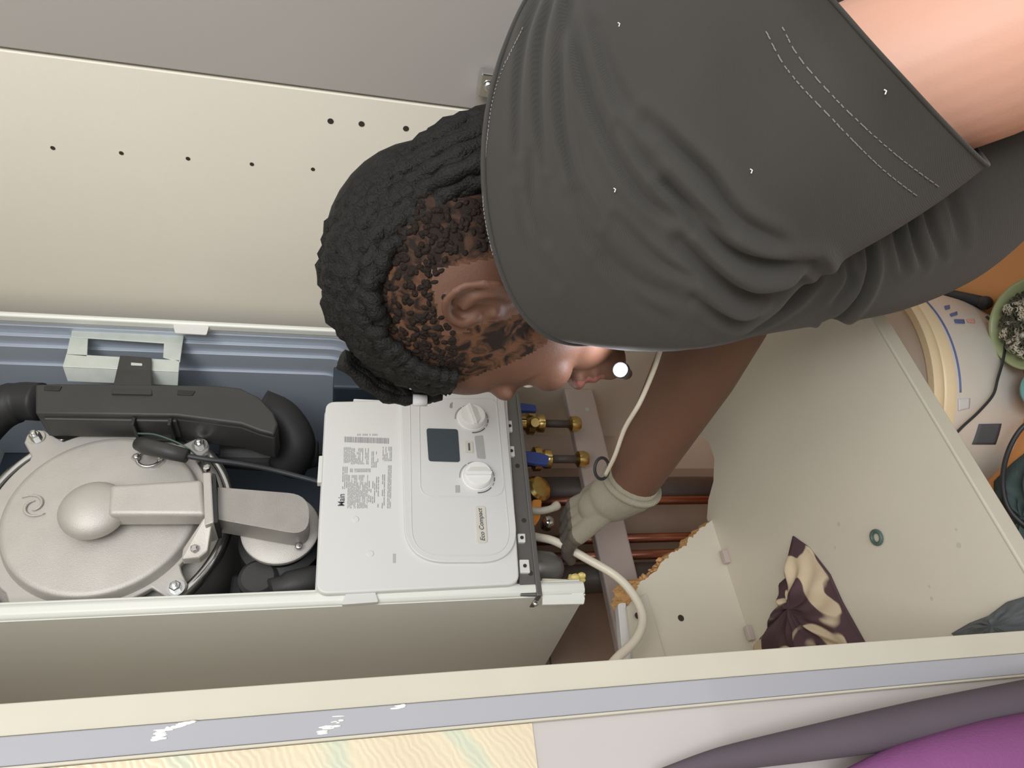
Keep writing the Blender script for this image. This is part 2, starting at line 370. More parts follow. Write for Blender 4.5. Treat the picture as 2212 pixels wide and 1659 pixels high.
# dried adhesive smears on the lilac edge
gl = MB()
def smear(x0, y0, x1, y1, n, s):
    for i in range(n):
        t = rng.uniform(0, 1); c = W(x0+(x1-x0)*t+rng.normal(0, s), y0+(y1-y0)*t+rng.normal(0, s*0.25), Y=YF-0.0022)
        if not (XL-0.0284 < c[0] < XL-0.0156): continue
        gl.ell(c, np.eye(3), (rng.uniform(0.0002, 0.0007), 0.00022, rng.uniform(0.0008, 0.0034)), 8, 5)
smear(420, 1558, 345, 1578, 26, 5); smear(350, 1575, 335, 1600, 22, 4); smear(320, 1628, 480, 1616, 30, 4)
smear(735, 1530, 790, 1521, 20, 4); smear(590, 1612, 680, 1602, 20, 4); smear(690, 1590, 740, 1545, 16, 4); smear(860, 1530, 875, 1520, 8, 3)
tag(obj('glue_smears', gl, 'glue', ldo, smooth=True, label='white dried glue smears'), kind='stuff')

# reflection in the gloss door face, painted as a wavy cream sheet
def reflection_mat():
    m = bpy.data.materials.new('cream_wavy_reflection'); m.use_nodes = True; nt = m.node_tree; n = nt.nodes; L = nt.links; b = n['Principled BSDF']
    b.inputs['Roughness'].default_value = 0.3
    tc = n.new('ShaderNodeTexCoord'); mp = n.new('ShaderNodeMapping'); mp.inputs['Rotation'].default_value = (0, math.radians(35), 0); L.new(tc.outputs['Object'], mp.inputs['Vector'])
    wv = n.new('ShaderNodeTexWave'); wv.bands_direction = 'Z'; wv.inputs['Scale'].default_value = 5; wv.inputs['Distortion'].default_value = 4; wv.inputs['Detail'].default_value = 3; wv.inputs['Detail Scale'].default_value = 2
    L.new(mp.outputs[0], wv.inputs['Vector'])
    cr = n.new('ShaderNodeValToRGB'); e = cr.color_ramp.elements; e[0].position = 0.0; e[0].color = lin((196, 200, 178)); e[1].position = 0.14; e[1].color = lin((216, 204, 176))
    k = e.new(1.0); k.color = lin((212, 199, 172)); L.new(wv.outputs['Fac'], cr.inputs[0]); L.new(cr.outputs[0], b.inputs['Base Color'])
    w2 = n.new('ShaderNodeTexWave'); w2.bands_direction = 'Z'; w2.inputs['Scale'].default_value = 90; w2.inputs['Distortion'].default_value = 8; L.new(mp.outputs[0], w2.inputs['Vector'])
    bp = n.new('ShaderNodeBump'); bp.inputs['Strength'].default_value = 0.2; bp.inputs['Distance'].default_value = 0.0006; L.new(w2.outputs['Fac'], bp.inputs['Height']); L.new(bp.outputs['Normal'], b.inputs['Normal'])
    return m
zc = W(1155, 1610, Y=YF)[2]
obj('reflection_sheet', MB().box((-0.4, YF-0.0004, zc), (XL-0.0305, YF+0.001, 0.60)), reflection_mat(), ldo, label='painted reflection in the left door, cream with pale green wavy stripes')

# ------------------------------------------------------------------ boiler
X0, X1, YB = 0.262, 0.660, 0.736
boil = thing('boiler', (0.46, 0.86, -0.30), 'white wall boiler with its front cover off, hung inside the cream cupboard', 'boiler')
# casing: left side, right side, top, back
cs = MB(); cs.prism([(X0, YB, 0.52), (X0, YB, -0.279), (X0, YW-0.002, -0.307), (X0, YW-0.002, 0.52)], (0.0015, 0, 0)); obj('side_casing', cs, 'case', boil, label='outer left side, plain painted steel')
obj('side_casing', MB().box((X1-0.0015, YB, -0.10), (X1, YW-0.002, 0.52)), 'case', boil)
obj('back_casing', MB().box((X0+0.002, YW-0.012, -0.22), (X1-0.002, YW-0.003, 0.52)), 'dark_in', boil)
obj('top_casing', MB().box((X0, YB, 0.52), (X1, YW-0.003, 0.522)), 'case', boil)
# left front flange: rolled steel edge
fl = MB(); prof = [(X0, YB+0.004), (X0+0.0015, YB-0.003), (X0+0.005, YB-0.006), (X0+0.012, YB-0.006), (X0+0.016, YB-0.003), (X0+0.016, YB+0.004), (X0+0.022, YB+0.006), (X0+0.022, YB+0.010), (X0+0.001, YB+0.010)]
fl.prism([(x, y, -0.278) for x, y in prof], (0, 0, 0.80)); obj('front_flange', fl, 'case', boil, bevel=0.0012, autosm=50)
fr = MB(); prof = [(X1, YB+0.004), (X1, YB-0.003), (X1-0.005, YB-0.005), (X1-0.008, YB-0.003), (X1-0.008, YB+0.006), (X1, YB+0.008)]
fr.prism([(x, y, -0.02) for x, y in prof], (0, 0, 0.54)); obj('front_flange', fr, 'case', boil, bevel=0.001, autosm=50)
obj('screw', MB().lathe(W(1157, 1303, Y=YB-0.0065), (0, -1, 0), [(0.0034, -0.001), (0.0034, 0.0012), (0.0018, 0.0018)], 14), 'chrome', boil, smooth=True)
# ribbed inner right wall (three pressed steps with a rounded lower corner)
for i, (dy, x, zlow) in enumerate([(0.752, X1-0.006, -0.014), (0.766, X1-0.012, -0.008), (0.782, X1-0.017, -0.002), (0.815, X1-0.021, 0.010)]):
    c = [np.array([x, dy, 0.52]), np.array([x, YW-0.014, 0.52]), np.array([x, YW-0.014, zlow]), np.array([x, dy, zlow])]
    obj('pressed_rib', MB().prism(rrect(c, [0.001, 0.001, 0.04, 0.04-0.004*i], 10), (0.006, 0, 0)), 'steel_blue', boil, bevel=0.0022, bseg=3, autosm=60)
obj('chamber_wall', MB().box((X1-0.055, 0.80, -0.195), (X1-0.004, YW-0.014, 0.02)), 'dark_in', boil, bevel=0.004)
obj('edge_tab', MB().prism(rrect(px_poly([(374, 701), (451, 705), (446, 723), (378, 719)], Y=YB-0.002), 0.002), (0, 0.0015, 0)), 'white', boil)
# galvanised bracket with a window and a folded lower lip
br = MB(); yb = 0.758
for poly in ([(155, 709), (397, 725), (394, 744), (153, 728)], [(151, 728), (190, 731), (188, 770), (143, 766)], [(354, 740), (394, 743), (389, 782), (352, 772)], [(143, 764), (388, 778), (386, 803), (135, 792)]):
    br.prism(px_poly(poly, Y=yb), (0, 0.002, 0))
lip = [W(135, 791, Y=yb), W(386, 802, Y=yb), W(384, 833, Y=yb+0.016), W(146, 824, Y=yb+0.016)]
br.prism(lip, (0.0015, 0.0015, 0)); obj('galvanised_bracket', br, 'galv', boil, bevel=0.0006)
# back web of the bracket so that it is carried by the casing wall
a_, b_ = W(160, 712, Y=yb), W(393, 727, Y=yb)
obj('bracket_web', MB().box((a_[0]-0.002, yb+0.001, b_[2]), (X1-0.006, yb+0.003, a_[2])), 'galv', boil)
# black air box
Ya = 0.742
ab = MB(); f1 = px_poly([(76, 830), (120, 828), (300, 830), (470, 832), (520, 838), (560, 858), (590, 890), (600, 915), (592, 938), (560, 930), (520, 915), (380, 897), (300, 896), (76, 893)], Y=Ya)
ab.prism(f1, (0, 0.010, 0)); 
f2 = [p+YM*0.009 for p in f1]; ab.prism(f2, (0, 0.05, 0)); airb = obj('air_box', ab, 'black', boil, bevel=0.0025, autosm=40)
ab = MB(); q = W(380, 897, Y=Ya); q2 = W(88, 897, Y=Ya); ab.box((q[0]-0.004, Ya+0.008, q[2]), (q[0]+0.02, Ya+0.045, q2[2])); 
obj('air_box_step', ab, 'black', airb, bevel=0.002)
ab = MB(); r0 = W(285, 897, Y=Ya+0.002); r1 = W(372, 897, Y=Ya+0.002)
ab.box((r0[0]-0.012, Ya+0.004, r1[2]), (r0[0]-0.001, Ya+0.042, r1[2]+0.004)); ab.box((r0[0]-0.012, Ya+0.004, r0[2]-0.004), (r0[0]-0.001, Ya+0.042, r0[2])); ab.box((r0[0]-0.0125, Ya+0.038, r1[2]), (r0[0]-0.001, Ya+0.042, r0[2]))
obj('latch_pocket', ab, 'black2', airb, bevel=0.0008)
ab = MB(); ab.prism(rrect([W(259, 767, Y=yb-0.006), W(327, 772, Y=yb-0.006), W(326, 800, Y=yb-0.006), W(252, 800, Y=yb-0.006)], 0.002), (0, 0.004, 0)); ab.prism([W(252, 798, Y=yb-0.006), W(326, 798, Y=yb-0.006), W(328, 852, Y=Ya-0.003), W(240, 850, Y=Ya-0.003)], (0, 0.004, 0))
clip = obj('retaining_clip', ab, 'black', airb, bevel=0.001)
obj('clip_slot', MB().prism(rrect(px_poly([(283, 783), (307, 785), (307, 790), (283, 789)], Y=yb-0.0066), 0.0008), (0, 0.0008, 0)), 'galv', airb)
for x, y in [(112, 838), (400, 848)]:
    obj('clip_recess', MB().prism(rrect(px_poly([(x-16, y-6), (x+22, y-4), (x+16, y+6), (x-18, y+4)], Y=Ya-0.0012), 0.001), (0, 0.0015, 0)), 'black2', airb, bevel=0.0005)
# rounded ducts at both ends of the air box
dt = MB(); dt.tube(smooth_path([W(560, 880, Y=0.79), W(610, 905, Y=0.80), W(640, 960, Y=0.82), W(620, 1010, Y=0.85)], 6), 0.026, 24); obj('air_duct', dt, 'black2', boil, smooth=True)
dt = MB(); dt.tube(smooth_path([W(90, 868, Y=0.78), W(40, 868, Y=0.785), W(-10, 890, Y=0.79), W(-60, 940, Y=0.80)], 6), [0.024]*7+[0.026]*12, 24); obj('air_duct', dt, 'black2', boil, smooth=True)
# heat exchanger: round shell, bright rim, flange, cast door
hc_ = W(232, 1120, Y=0.80)
hx_ = obj('heat_exchanger', MB().lathe(hc_+YM*0.012, (0, 1, 0), [(0.128, 0.0), (0.136, 0.004), (0.136, 0.15)], 72), 'alu_dark', boil, smooth=False, autosm=30)
rim = MB(); rim.lathe(hc_, (0, 1, 0), [(0.128, 0.010), (0.128, 0.0), (0.132, -0.003), (0.137, -0.002), (0.139, 0.003), (0.139, 0.012)], 96, caps=False); obj('clamp_rim', rim, 'chrome', hx_, smooth=True)
dc = W(218, 1108, Y=0.79)
dm = MB(); plate = []
lug = [W(380, 1270, Y=0.79), W(78, 945, Y=0.79), W(432, 962, Y=0.79), W(40, 1290, Y=0.79)]
angs = [math.atan2(l[2]-dc[2], l[0]-dc[0]) for l in lug]; rl = [np.linalg.norm(l-dc) for l in lug]
for k in range(144):
    t = -PI+2*PI*k/144; r = 0.116
    for a_, R_ in zip(angs, rl):
        d = abs((t-a_+PI) % (2*PI)-PI); r = max(r, (R_+0.009)*math.exp(-(d/0.20)**4)); 
    plate.append(dc+np.array([r*math.cos(t), 0, r*math.sin(t)]))
dm.prism(plate, (0, 0.009, 0)); door = obj('burner_flange', dm, 'alu', boil, bevel=0.0015, autosm=45)
dd_ = W(222, 1104, Y=0.776)
obj('burner_door', MB().lathe(dd_+YM*0.0145, (0, -1, 0), [(0.104, -0.0015), (0.1035, 0.001), (0.1008, 0.0115), (0.0988, 0.0138), (0.094, 0.0145), (0.02, 0.0145)], 96), 'alu', boil, autosm=50)
for x, y in [(380, 1270), (78, 945), (432, 962)]:
    c = W(x, y, Y=0.789); bt = MB(); bt.lathe(c, (0, -1, 0), [(0.0095, -0.001), (0.0095, 0.0012)], 24); bt.lathe(c, (0, -1, 0), [(0.0062, 0.001), (0.0062, 0.007), (0.005, 0.008)], 6); bt.lathe(c, (0, -1, 0), [(0.003, 0.007), (0.003, 0.013), (0.002, 0.0135)], 12)
    obj('flange_nut', bt, 'chrome', boil, autosm=30)
# swirl emblem cast into the door
em = MB(); ec = W(72, 1092, Y=0.7745)
for s0 in (0, PI):
    pts = []
    for t in np.linspace(0, 1, 22):
        a_ = s0+t*4.1; r = 0.006+0.011*t**2.2; pts.append(ec+np.array([r*math.cos(a_), -0.0002, r*math.sin(a_)]))
    em.tube(pts, [0.0006+0.0011*math.sin(PI*min(1, k/21*1.05)) for k in range(22)], 8)
obj('cast_swirl', em, 'alu', boil, smooth=True)
# cast gas-air manifold: dome, box duct, flange
mf = MB(); c0 = W(196, 1092, Y=0.747); x0_, z0_ = c0[0], c0[2]
mf.lathe(np.array([x0_, 0.763, z0_]), (0, -1, 0), [(0.0345, -0.002), (0.0345, 0.006)]+[(0.0345*math.cos(t), 0.006+0.016*math.sin(t)) for t in np.linspace(0.15, PI/2-0.02, 9)], 40)
pA = [W(236, 1046, Y=0.741), W(232, 1112, Y=0.741), W(444, 1112, Y=0.738), W(437, 1034, Y=0.738)]
mf.prism(pA, (0, 0.028, 0)); obj('gas_manifold', mf, 'alu', boil, bevel=0.005, bseg=4, autosm=40)
fg = MB(); fx = [W(438, 1020, Y=0.728), W(456, 1020, Y=0.728), W(462, 1128, Y=0.728), W(442, 1135, Y=0.728)]
fg.prism(fx, (0, 0.045, 0)); fg.prism([W(440, 1118, Y=0.731), W(460, 1118, Y=0.731), W(448, 1190, Y=0.745), W(430, 1205, Y=0.75), W(392, 1208, Y=0.752), W(395, 1185, Y=0.75)], (0, 0.014, 0))
obj('manifold_flange', fg, 'alu', boil, bevel=0.0015)
obj('flange_gasket', MB().prism([W(458, 1022, Y=0.73), W(466, 1024, Y=0.73), W(470, 1128, Y=0.73), W(462, 1130, Y=0.73)], (0, 0.04, 0)), 'black2', boil)
for x, y in [(420, 1186), (447, 1012)]:
    obj('flange_screw', MB().lathe(W(x, y, Y=0.744), (0, -1, 0), [(0.004, -0.002), (0.004, 0.004), (0.0025, 0.0048)], 6), 'chrome', boil, autosm=30)
m2 = MB(); pB = rrect([W(470, 1052, Y=0.742), W(470, 1122, Y=0.742), W(668, 1158, Y=0.742), W(668, 1068, Y=0.742)], [0.001, 0.001, 0.024, 0.024], 8)
m2.prism(pB, (0, 0.034, 0)); obj('fan_elbow', m2, 'alu_dark', boil, bevel=0.007, bseg=4, autosm=50)
c1 = W(606, 1140, Y=0.778); fo = obj('fan_outlet', MB().lathe(c1+YM*0.006, (0, -1, 0), [(0.045, 0), (0.045, 0.005), (0.043, 0.0065), (0.02, 0.0068)], 56), 'alu', boil, autosm=40)
obj('flange_screw', MB().lathe(W(645, 1180, Y=0.7705), (0, -1, 0), [(0.0042, -0.002), (0.0042, 0.002), (0.0025, 0.0026)], 14), 'chrome', boil, smooth=True)
obj('fan_body', MB().lathe(c1+YM*0.012, (0, 1, 0), [(0.040, -0.004), (0.040, 0.012), (0.050, 0.016), (0.052, 0.05), (0.04, 0.12)], 48), 'black2', boil, autosm=40)
gv = MB(); gv.lathe(W(640, 1262, Y=0.80), (-0.3, -0.2, 0.9), [(0.015, -0.03), (0.017, -0.02), (0.017, 0.01), (0.014, 0.016), (0.014, 0.03)], 28); gv.lathe(W(560, 1262, Y=0.82), (0, -1, 0), [(0.022, -0.02), (0.022, 0.02), (0.018, 0.024)], 28); obj('gas_valve', gv, 'black', boil, autosm=40)
obj('plug_connector', MB().box(W(585, 1300, Y=0.776), W(612, 1283, Y=0.776)+YM*0.012), 'beige', boil, bevel=0.0008)
# igniter: electrode plate, plug and lead
ig = MB(); ic = W(322, 992, Y=0.7755); ig.prism(rrect([ic+[-0.017, 0, -0.010], ic+[0.0, 0, -0.022], ic+[0.020, 0, 0.004], ic+[0.002, 0, 0.024]], 0.008), (0, 0.005, 0)); obj('igniter_plate', ig, 'alu_dark', boil, bevel=0.001)
ig = MB(); ig.tube([ic+np.array([0.011*math.cos(t), -0.001, 0.013*math.sin(t)]) for t in np.linspace(0, 2*PI, 24, endpoint=False)], 0.0021, 10, closed=True); ig.lathe(ic+[0.0, -0.001, 0.013], (0, -1, 0), [(0.004, 0), (0.004, 0.006), (0.002, 0.007)], 12); ig.lathe(ic+[0.0, -0.001, -0.013], (0, -1, 0), [(0.004, 0), (0.004, 0.006), (0.002, 0.007)], 12); obj('igniter_ring', ig, 'chrome', boil, smooth=True)
pg = MB(); pg.tube([W(300, 958, Y=0.757), W(318, 965, Y=0.752), W(360, 975, Y=0.748), W(404, 985, Y=0.747)], [0.0085, 0.0098, 0.0095, 0.0085], 18); obj('igniter_plug', pg, 'black', boil, smooth=True)
ld_ = MB(); ld_.tube(smooth_path([W(404, 985, Y=0.747), W(450, 993, Y=0.748), W(520, 1002, Y=0.755), W(600, 1018, Y=0.765), W(720, 1050, Y=0.775)], 8), 0.0033, 12); obj('igniter_lead', ld_, 'cable_bk', boil, smooth=True)
ld_ = MB(); ld_.tube(smooth_path([W(298, 936, Y=0.76), W(340, 940, Y=0.752), W(400, 965, Y=0.75), W(440, 1000, Y=0.765)], 8), 0.0011, 8); obj('earth_wire', ld_, M_['rubber'], boil, smooth=True)
obj('lower_bracket', MB().prism(rrect(px_poly([(32, 1312), (134, 1309), (132, 1324), (28, 1330)], Y=YB+0.006), 0.001), (0, 0.0015, 0)), 'galv', boil)
# condensate trap and dark gear low in the chamber
tr = MB(); tr.lathe(W(560, 980, Y=0.86), (0, 0, -1), [(0.02, -0.05), (0.024, 0), (0.024, 0.06), (0.018, 0.08)], 24); obj('condensate_trap', tr, 'black', boil, bevel=0.002); tr = MB(); tr.box(W(500, 1240, Y=0.87), W(660, 1300, Y=0.87)+YM*0.05); obj('mounting_block', tr, 'black', boil, bevel=0.004)

# control box
Yc = 0.722
cb = MB(); body = rrect([W(704, 867, Y=Yc), W(1096, 860, Y=Yc), W(1123, 1262, Y=Yc), W(682, 1284, Y=Yc)], [0.012, 0.004, 0.014, 0.014], 8)
cb.prism(body, (0, 0.012, 0)); box_ = obj('control_box', cb, 'white', boil, bevel=0.0022, bseg=3, autosm=50, label='white plastic control box, rating label and dials on its front')
bk = MB(); body2 = [np.array([0.417, 0, -0.095])+(p-np.array([0.417, 0, -0.095]))*np.array([1.012, 1, 1.012])+YM*0.014 for p in body]; bk.prism(body2, (0, 0.034, 0)); obj('box_rear', bk, 'white2', box_, bevel=0.002, autosm=50)
Yp = Yc-0.005
fc = MB(); fac = rrect([W(864, 790, Y=Yp), W(1082, 782, Y=Yp), W(1122, 1214, Y=Yp), W(876, 1214, Y=Yp)], [0.002, 0.002, 0.046, 0.046], 14)
fc.prism(fac, (0, 0.008, 0)); obj('fascia', fc, 'white2', box_, bevel=0.0028, bseg=3, autosm=50)
def ridge(c4, r, Y, th, name='moulded_ridge', m='white2', s=0.0005):
    P = rrect(px_poly(c4, Y=Y), r, 10); P = [p+np.array([0, 0, 0]) for p in P]; k = MB(); k.tube(P, s, 8, closed=True); obj(name, k, m, box_, smooth=True)
ridge([(905, 862), (1072, 860), (1090, 1072), (908, 1074)], 0.018, Yp-0.0001, 0, s=0.0008)
ridge([(884, 800), (1066, 795), (1104, 1200), (890, 1200)], 0.034, Yp-0.0001, 0, s=0.0007)
def knob(cx_, cy_, ang, r=0.0182):
    c = W(cx_, cy_, Y=Yp-0.001); k = MB(); k.lathe(c, (0, -1, 0), [(r+0.0012, -0.001), (r+0.0012, 0.0008), (r, 0.001), (r-0.001, 0.0085), (r-0.0022, 0.0098), (0.004, 0.0100)], 48)
    kn = obj('dial_knob', k, 'knob', box_, autosm=40)
    d = np.array([math.cos(ang), 0, math.sin(ang)]); p = np.array([-d[2], 0, d[0]]); c2 = c-YM*0.0095; g = MB()
    L_ = r*0.93; g.prism([c2-d*L_-p*0.0006, c2+d*L_-p*0.0006, c2+d*L_*0.9+p*0.0036, c2-d*L_*0.9+p*0.0036], (0, -0.0035, 0)); 
    g.prism([c2-d*L_*0.95, c2+d*L_*0.95, c2+d*L_*0.5-p*0.009, c2-d*L_*0.5-p*0.009], (0, -0.0002, 0), back=[c2-d*L_*0.9-YM*0.0042, c2+d*L_*0.9-YM*0.0042, c2+d*L_*0.5-p*0.009-YM*0.0002, c2-d*L_*0.5-p*0.009-YM*0.0002])
    g2 = obj('knob_grip', g, 'knob', box_, bevel=0.0008)
    for a0, a1, mm in [(-2.2, -1.3, 'print_dk'), (-1.15, -0.95, 'print'), (-0.85, -0.6, 'print_dk'), (-0.5, -0.1, 'print'), (0.0, 0.5, 'print'), (0.6, 1.5, 'print'), (1.6, 2.6, 'print')]:
        a0 -= 1.0; a1 -= 1.0
        m_ = MB(); T_ = np.linspace(a0, a1, 10); ri, ro = r+0.0030, r+0.0042
        P = [c+np.array([ri*math.cos(t), 0.0003, ri*math.sin(t)]) for t in T_]+[c+np.array([ro*math.cos(t), 0.0003, ro*math.sin(t)]) for t in T_[::-1]]
        m_.prism(P, (0, 0.0006, 0)); obj('scale_mark', m_, mm, box_)
knob(1019, 904, math.radians(12)); knob(1031, 1030, math.radians(90))
obj('display', MB().prism(rrect(px_poly([(921, 925), (989, 927), (994, 998), (926, 996)], Y=Yp-0.0006), 0.004), (0, 0.0012, 0)), 'lcd', box_, autosm=30, label='dark display window')
obj('reset_button', MB().prism(rrect(px_poly([(1004, 952), (1021, 952), (1023, 978), (1005, 977)], Y=Yp-0.0012), 0.002), (0, 0.0016, 0)), 'badge', box_, bevel=0.0004)
obj('button_legend', MB().prism(px_poly([(1011, 957), (1015, 957), (1016, 973), (1012, 973)], Y=Yp-0.0014), (0, 0.0003, 0)), 'print_dk', box_)
obj('grey_panel', MB().prism(rrect(px_poly([(1025, 942), (1043, 940), (1049, 991), (1031, 989)], Y=Yp-0.0008), 0.002), (0, 0.0014, 0)), 'greybtn', box_)
obj('name_badge', MB().prism(rrect(px_poly([(1026, 1093), (1049, 1092), (1054, 1172), (1030, 1174)], Y=Yp-0.0012), 0.004), (0, 0.002, 0)), 'badge', box_, bevel=0.0008, autosm=40)
def text(s, px, py, Y, size, m, parent, shear=0.0, bold=0.0, sx=1.0):
    cu = bpy.data.curves.new('t', 'FONT'); cu.body = s; cu.size = size; cu.extrude = 0.0001; cu.align_x = 'CENTER'; cu.align_y = 'CENTER'; cu.shear = shear; cu.offset = bold
    t = bpy.data.objects.new('t', cu); COL.objects.link(t); bpy.context.view_layer.update()
    me = bpy.data.meshes.new_from_object(t.evaluated_get(bpy.context.evaluated_depsgraph_get())); bpy.data.objects.remove(t); bpy.data.curves.remove(cu)
    c = W(px, py, Y=Y)-WL[parent]
    me.transform(Matrix.Translation(Vector(c)) @ Matrix.Rotation(PI/2, 4, 'X') @ Matrix.Diagonal((sx, 1, 1, 1)))
    me.materials.clear(); me.materials.append(M_[m]); o = bpy.data.objects.new('lettering', me); COL.objects.link(o); o.parent = parent; WL[o] = WL[parent]; return o
text('Eco Compact', 1040, 1133, Yp-0.0014, 0.0076, 'print_dk', box_, shear=0.25, bold=0.00012)
text('Main', 738, 1080, Yc-0.0004, 0.0105, 'print_dk', box_, bold=0.0001, sx=0.8)
# rating label: barcode, tables and small print
lb = MB(); lb2 = MB()
x = 744.0
while x < 841:
    wd = rng.uniform(0.8, 2.6); yy = 943+(x-744)*0.035; lb2.prism(px_poly([(x, yy), (x+wd, yy), (x+wd, yy+12), (x, yy+12)], Y=Yc-0.0003), (0, 0.0003, 0)); x += wd+rng.uniform(0.5, 1.6)
for x0, x1_, y0, y1, st, dens in [(742, 756, 966, 1000, 2.6, .9), (758, 800, 968, 1003, 3.0, .75), (802, 818, 975, 1010, 3.2, .7), (756, 800, 1012, 1020, 2.4, .95), (752, 796, 1026, 1098, 2.6, .9), (797, 818, 1030, 1096, 4, .6), (826, 846, 965, 996, 3.0, .9), (838, 845, 1005, 1098, 3.0, .95), (826, 834, 1025, 1098, 4, .8), (740, 750, 1008, 1056, 4.2, .8), (770, 814, 937, 941, 3, .6)]:
    x = x0
    while x < x1_:
        y = y0
        while y < y1:
            ln = min(rng.uniform(4, 16), y1-y)
            if rng.uniform() < dens and ln > 1: k = (y-1020)*-0.02; lb.prism(px_poly([(x+k, y), (x+k+st*0.45, y), (x+k+st*0.45-0.02*ln, y+ln), (x+k-0.02*ln, y+ln)], Y=Yc-0.0003), (0, 0.0003, 0))
            y += ln+rng.uniform(0.8, 2)
        x += st
tag(obj('small_print', lb, 'print', box_, label='faint grey small print'), kind='stuff'); tag(obj('barcode', lb2, 'print', box_), kind='stuff')
mk = MB()
for i in range(3): mk.prism(px_poly([(849+i*2.4, 1196), (850+i*2.4, 1196), (850+i*2.4, 1216), (849+i*2.4, 1216)], Y=Yc-0.0003), (0, 0.0003, 0))
mk.prism(px_poly([(972, 872), (978, 868), (977, 882), (971, 880)], Y=Yp-0.0003), (0, 0.0003, 0))
for i in range(4): mk.prism(px_poly([(984+i*2.6, 1048), (985.4+i*2.6, 1048), (985.8+i*2.6, 1064), (984.4+i*2.6, 1064)], Y=Yp-0.0003), (0, 0.0003, 0))
tag(obj('printed_symbols', mk, 'print', box_), kind='stuff')
for x, y in [(768, 1122), (800, 1196)]:
    obj('moulding_dimple', MB().lathe(W(x, y, Y=Yc-0.0002), (0, -1, 0), [(0.0040, -0.001), (0.0038, 0.0004), (0.003, 0.0006), (0.0005, 0.0002)], 20), 'white', box_, smooth=True)
# clips and hinges of the box
for c4 in [[(1094, 908), (1106, 908), (1108, 932), (1096, 932)], [(1097, 963), (1111, 963), (1113, 985), (1099, 985)], [(1118, 1152), (1135, 1152), (1136, 1171), (1120, 1171)], [(1122, 1208), (1143, 1208), (1146, 1237), (1124, 1237)]]:
    pw = px_poly(c4, Y=0.727); pr_ = MB(); pr_.prism(pw, (0, 0.012, 0)); c = sum(pw)/4; hn = obj('hinge_clip', pr_, 'white', box_, bevel=0.0012)
    obj('clip_pin', MB().lathe(c-YM*0.0004, (0, -1, 0), [(0.0022, -0.001), (0.0022, 0.0006)], 12), 'hole', box_)
obj('catch', MB().prism(px_poly([(689, 984), (699, 984), (696, 1042), (685, 1042)], Y=Yc+0.012), (0, 0.01, 0)), 'white', box_, bevel=0.001)
obj('catch', MB().prism(px_poly([(764, 861), (824, 864), (822, 872), (762, 870)], Y=Yc+0.008), (0, 0.01, 0)), 'white', box_, bevel=0.001)
obj('catch', MB().prism(rrect(px_poly([(748, 1278), (810, 1274), (818, 1300), (738, 1306)], Y=Yc+0.004), 0.002), (0, 0.008, 0)), 'white', box_, bevel=0.0015)
for a_, b_ in [(868, 938), (945, 1052)]:
    obj('catch', MB().prism(px_poly([(a_, 1268), (b_, 1264), (b_-2, 1278), (a_+2, 1281)], Y=Yc+0.010), (0, 0.008, 0)), 'white', box_, bevel=0.001)
# lower steel rail
rl_ = MB(); Yr = 0.728
rl_.prism(px_poly([(1094, 850), (1117, 850), (1160, 1286), (1124, 1286)], Y=Yr+0.003), (0, 0.03, 0)); rail = obj('lower_rail', rl_, 'rail', boil, bevel=0.0012, label='dull grey steel cross rail')
rl_ = MB(); rl_.prism(px_poly([(1115, 850), (1122, 850), (1172, 1286), (1160, 1286)], Y=Yr), (0, 0.04, 0)); obj('rail_lip', rl_, 'rail', rail, bevel=0.001)
for x, y in [(1118, 1006), (1132, 1124), (1146, 1238)]:
    obj('rail_hole', MB().lathe(W(x, y, Y=Yr+0.0026), (0, -1, 0), [(0.003, -0.001), (0.003, 0.0002)], 14), 'hole', rail)
obj('chassis_base', MB().box((X0+0.003, YB+0.03, -0.238), (X1-0.003, YW-0.004, -0.224)), 'rail', boil, bevel=0.001)
obj('corner_gusset', MB().prism(px_poly([(1172, 1285), (1236, 1283), (1240, 1264), (1256, 1266), (1264, 1292), (1262, 1304), (1172, 1306)], Y=YB-0.003), (0, 0.004, 0)), 'case', boil, bevel=0.0008)
tb = MB(); tb.prism(px_poly([(1170, 1248), (1228, 1250), (1226, 1284), (1172, 1285)], Y=0.745), (0, 0.03, 0)); obj('terminal_block', tb, 'beige', boil, bevel=0.002)
wx = MB()
for i in range(16):
    c = W(rng.uniform(1232, 1256), rng.uniform(1242, 1268), Y=0.75+rng.uniform(0, 0.01)); a_, _ = np.linalg.qr(rng.normal(0, 1, (3, 3))); wx.ell(c, a_, rng.uniform(0.003, 0.007, 3), 8, 6)
obj('sealant_blob', wx, 'wax', boil, label='crumbly yellow sealant')
gc = MB(); g0 = W(1168, 1228, Y=0.78); gc.lathe(g0+[0, 0, 0.03], (0, 0, -1), [(0.022, 0), (0.022, 0.03), (0.020, 0.045), (0.013, 0.056), (0.004, 0.060)], 32); obj('grey_cap', gc, 'rail', boil, smooth=True, label='round grey cap below the rail')
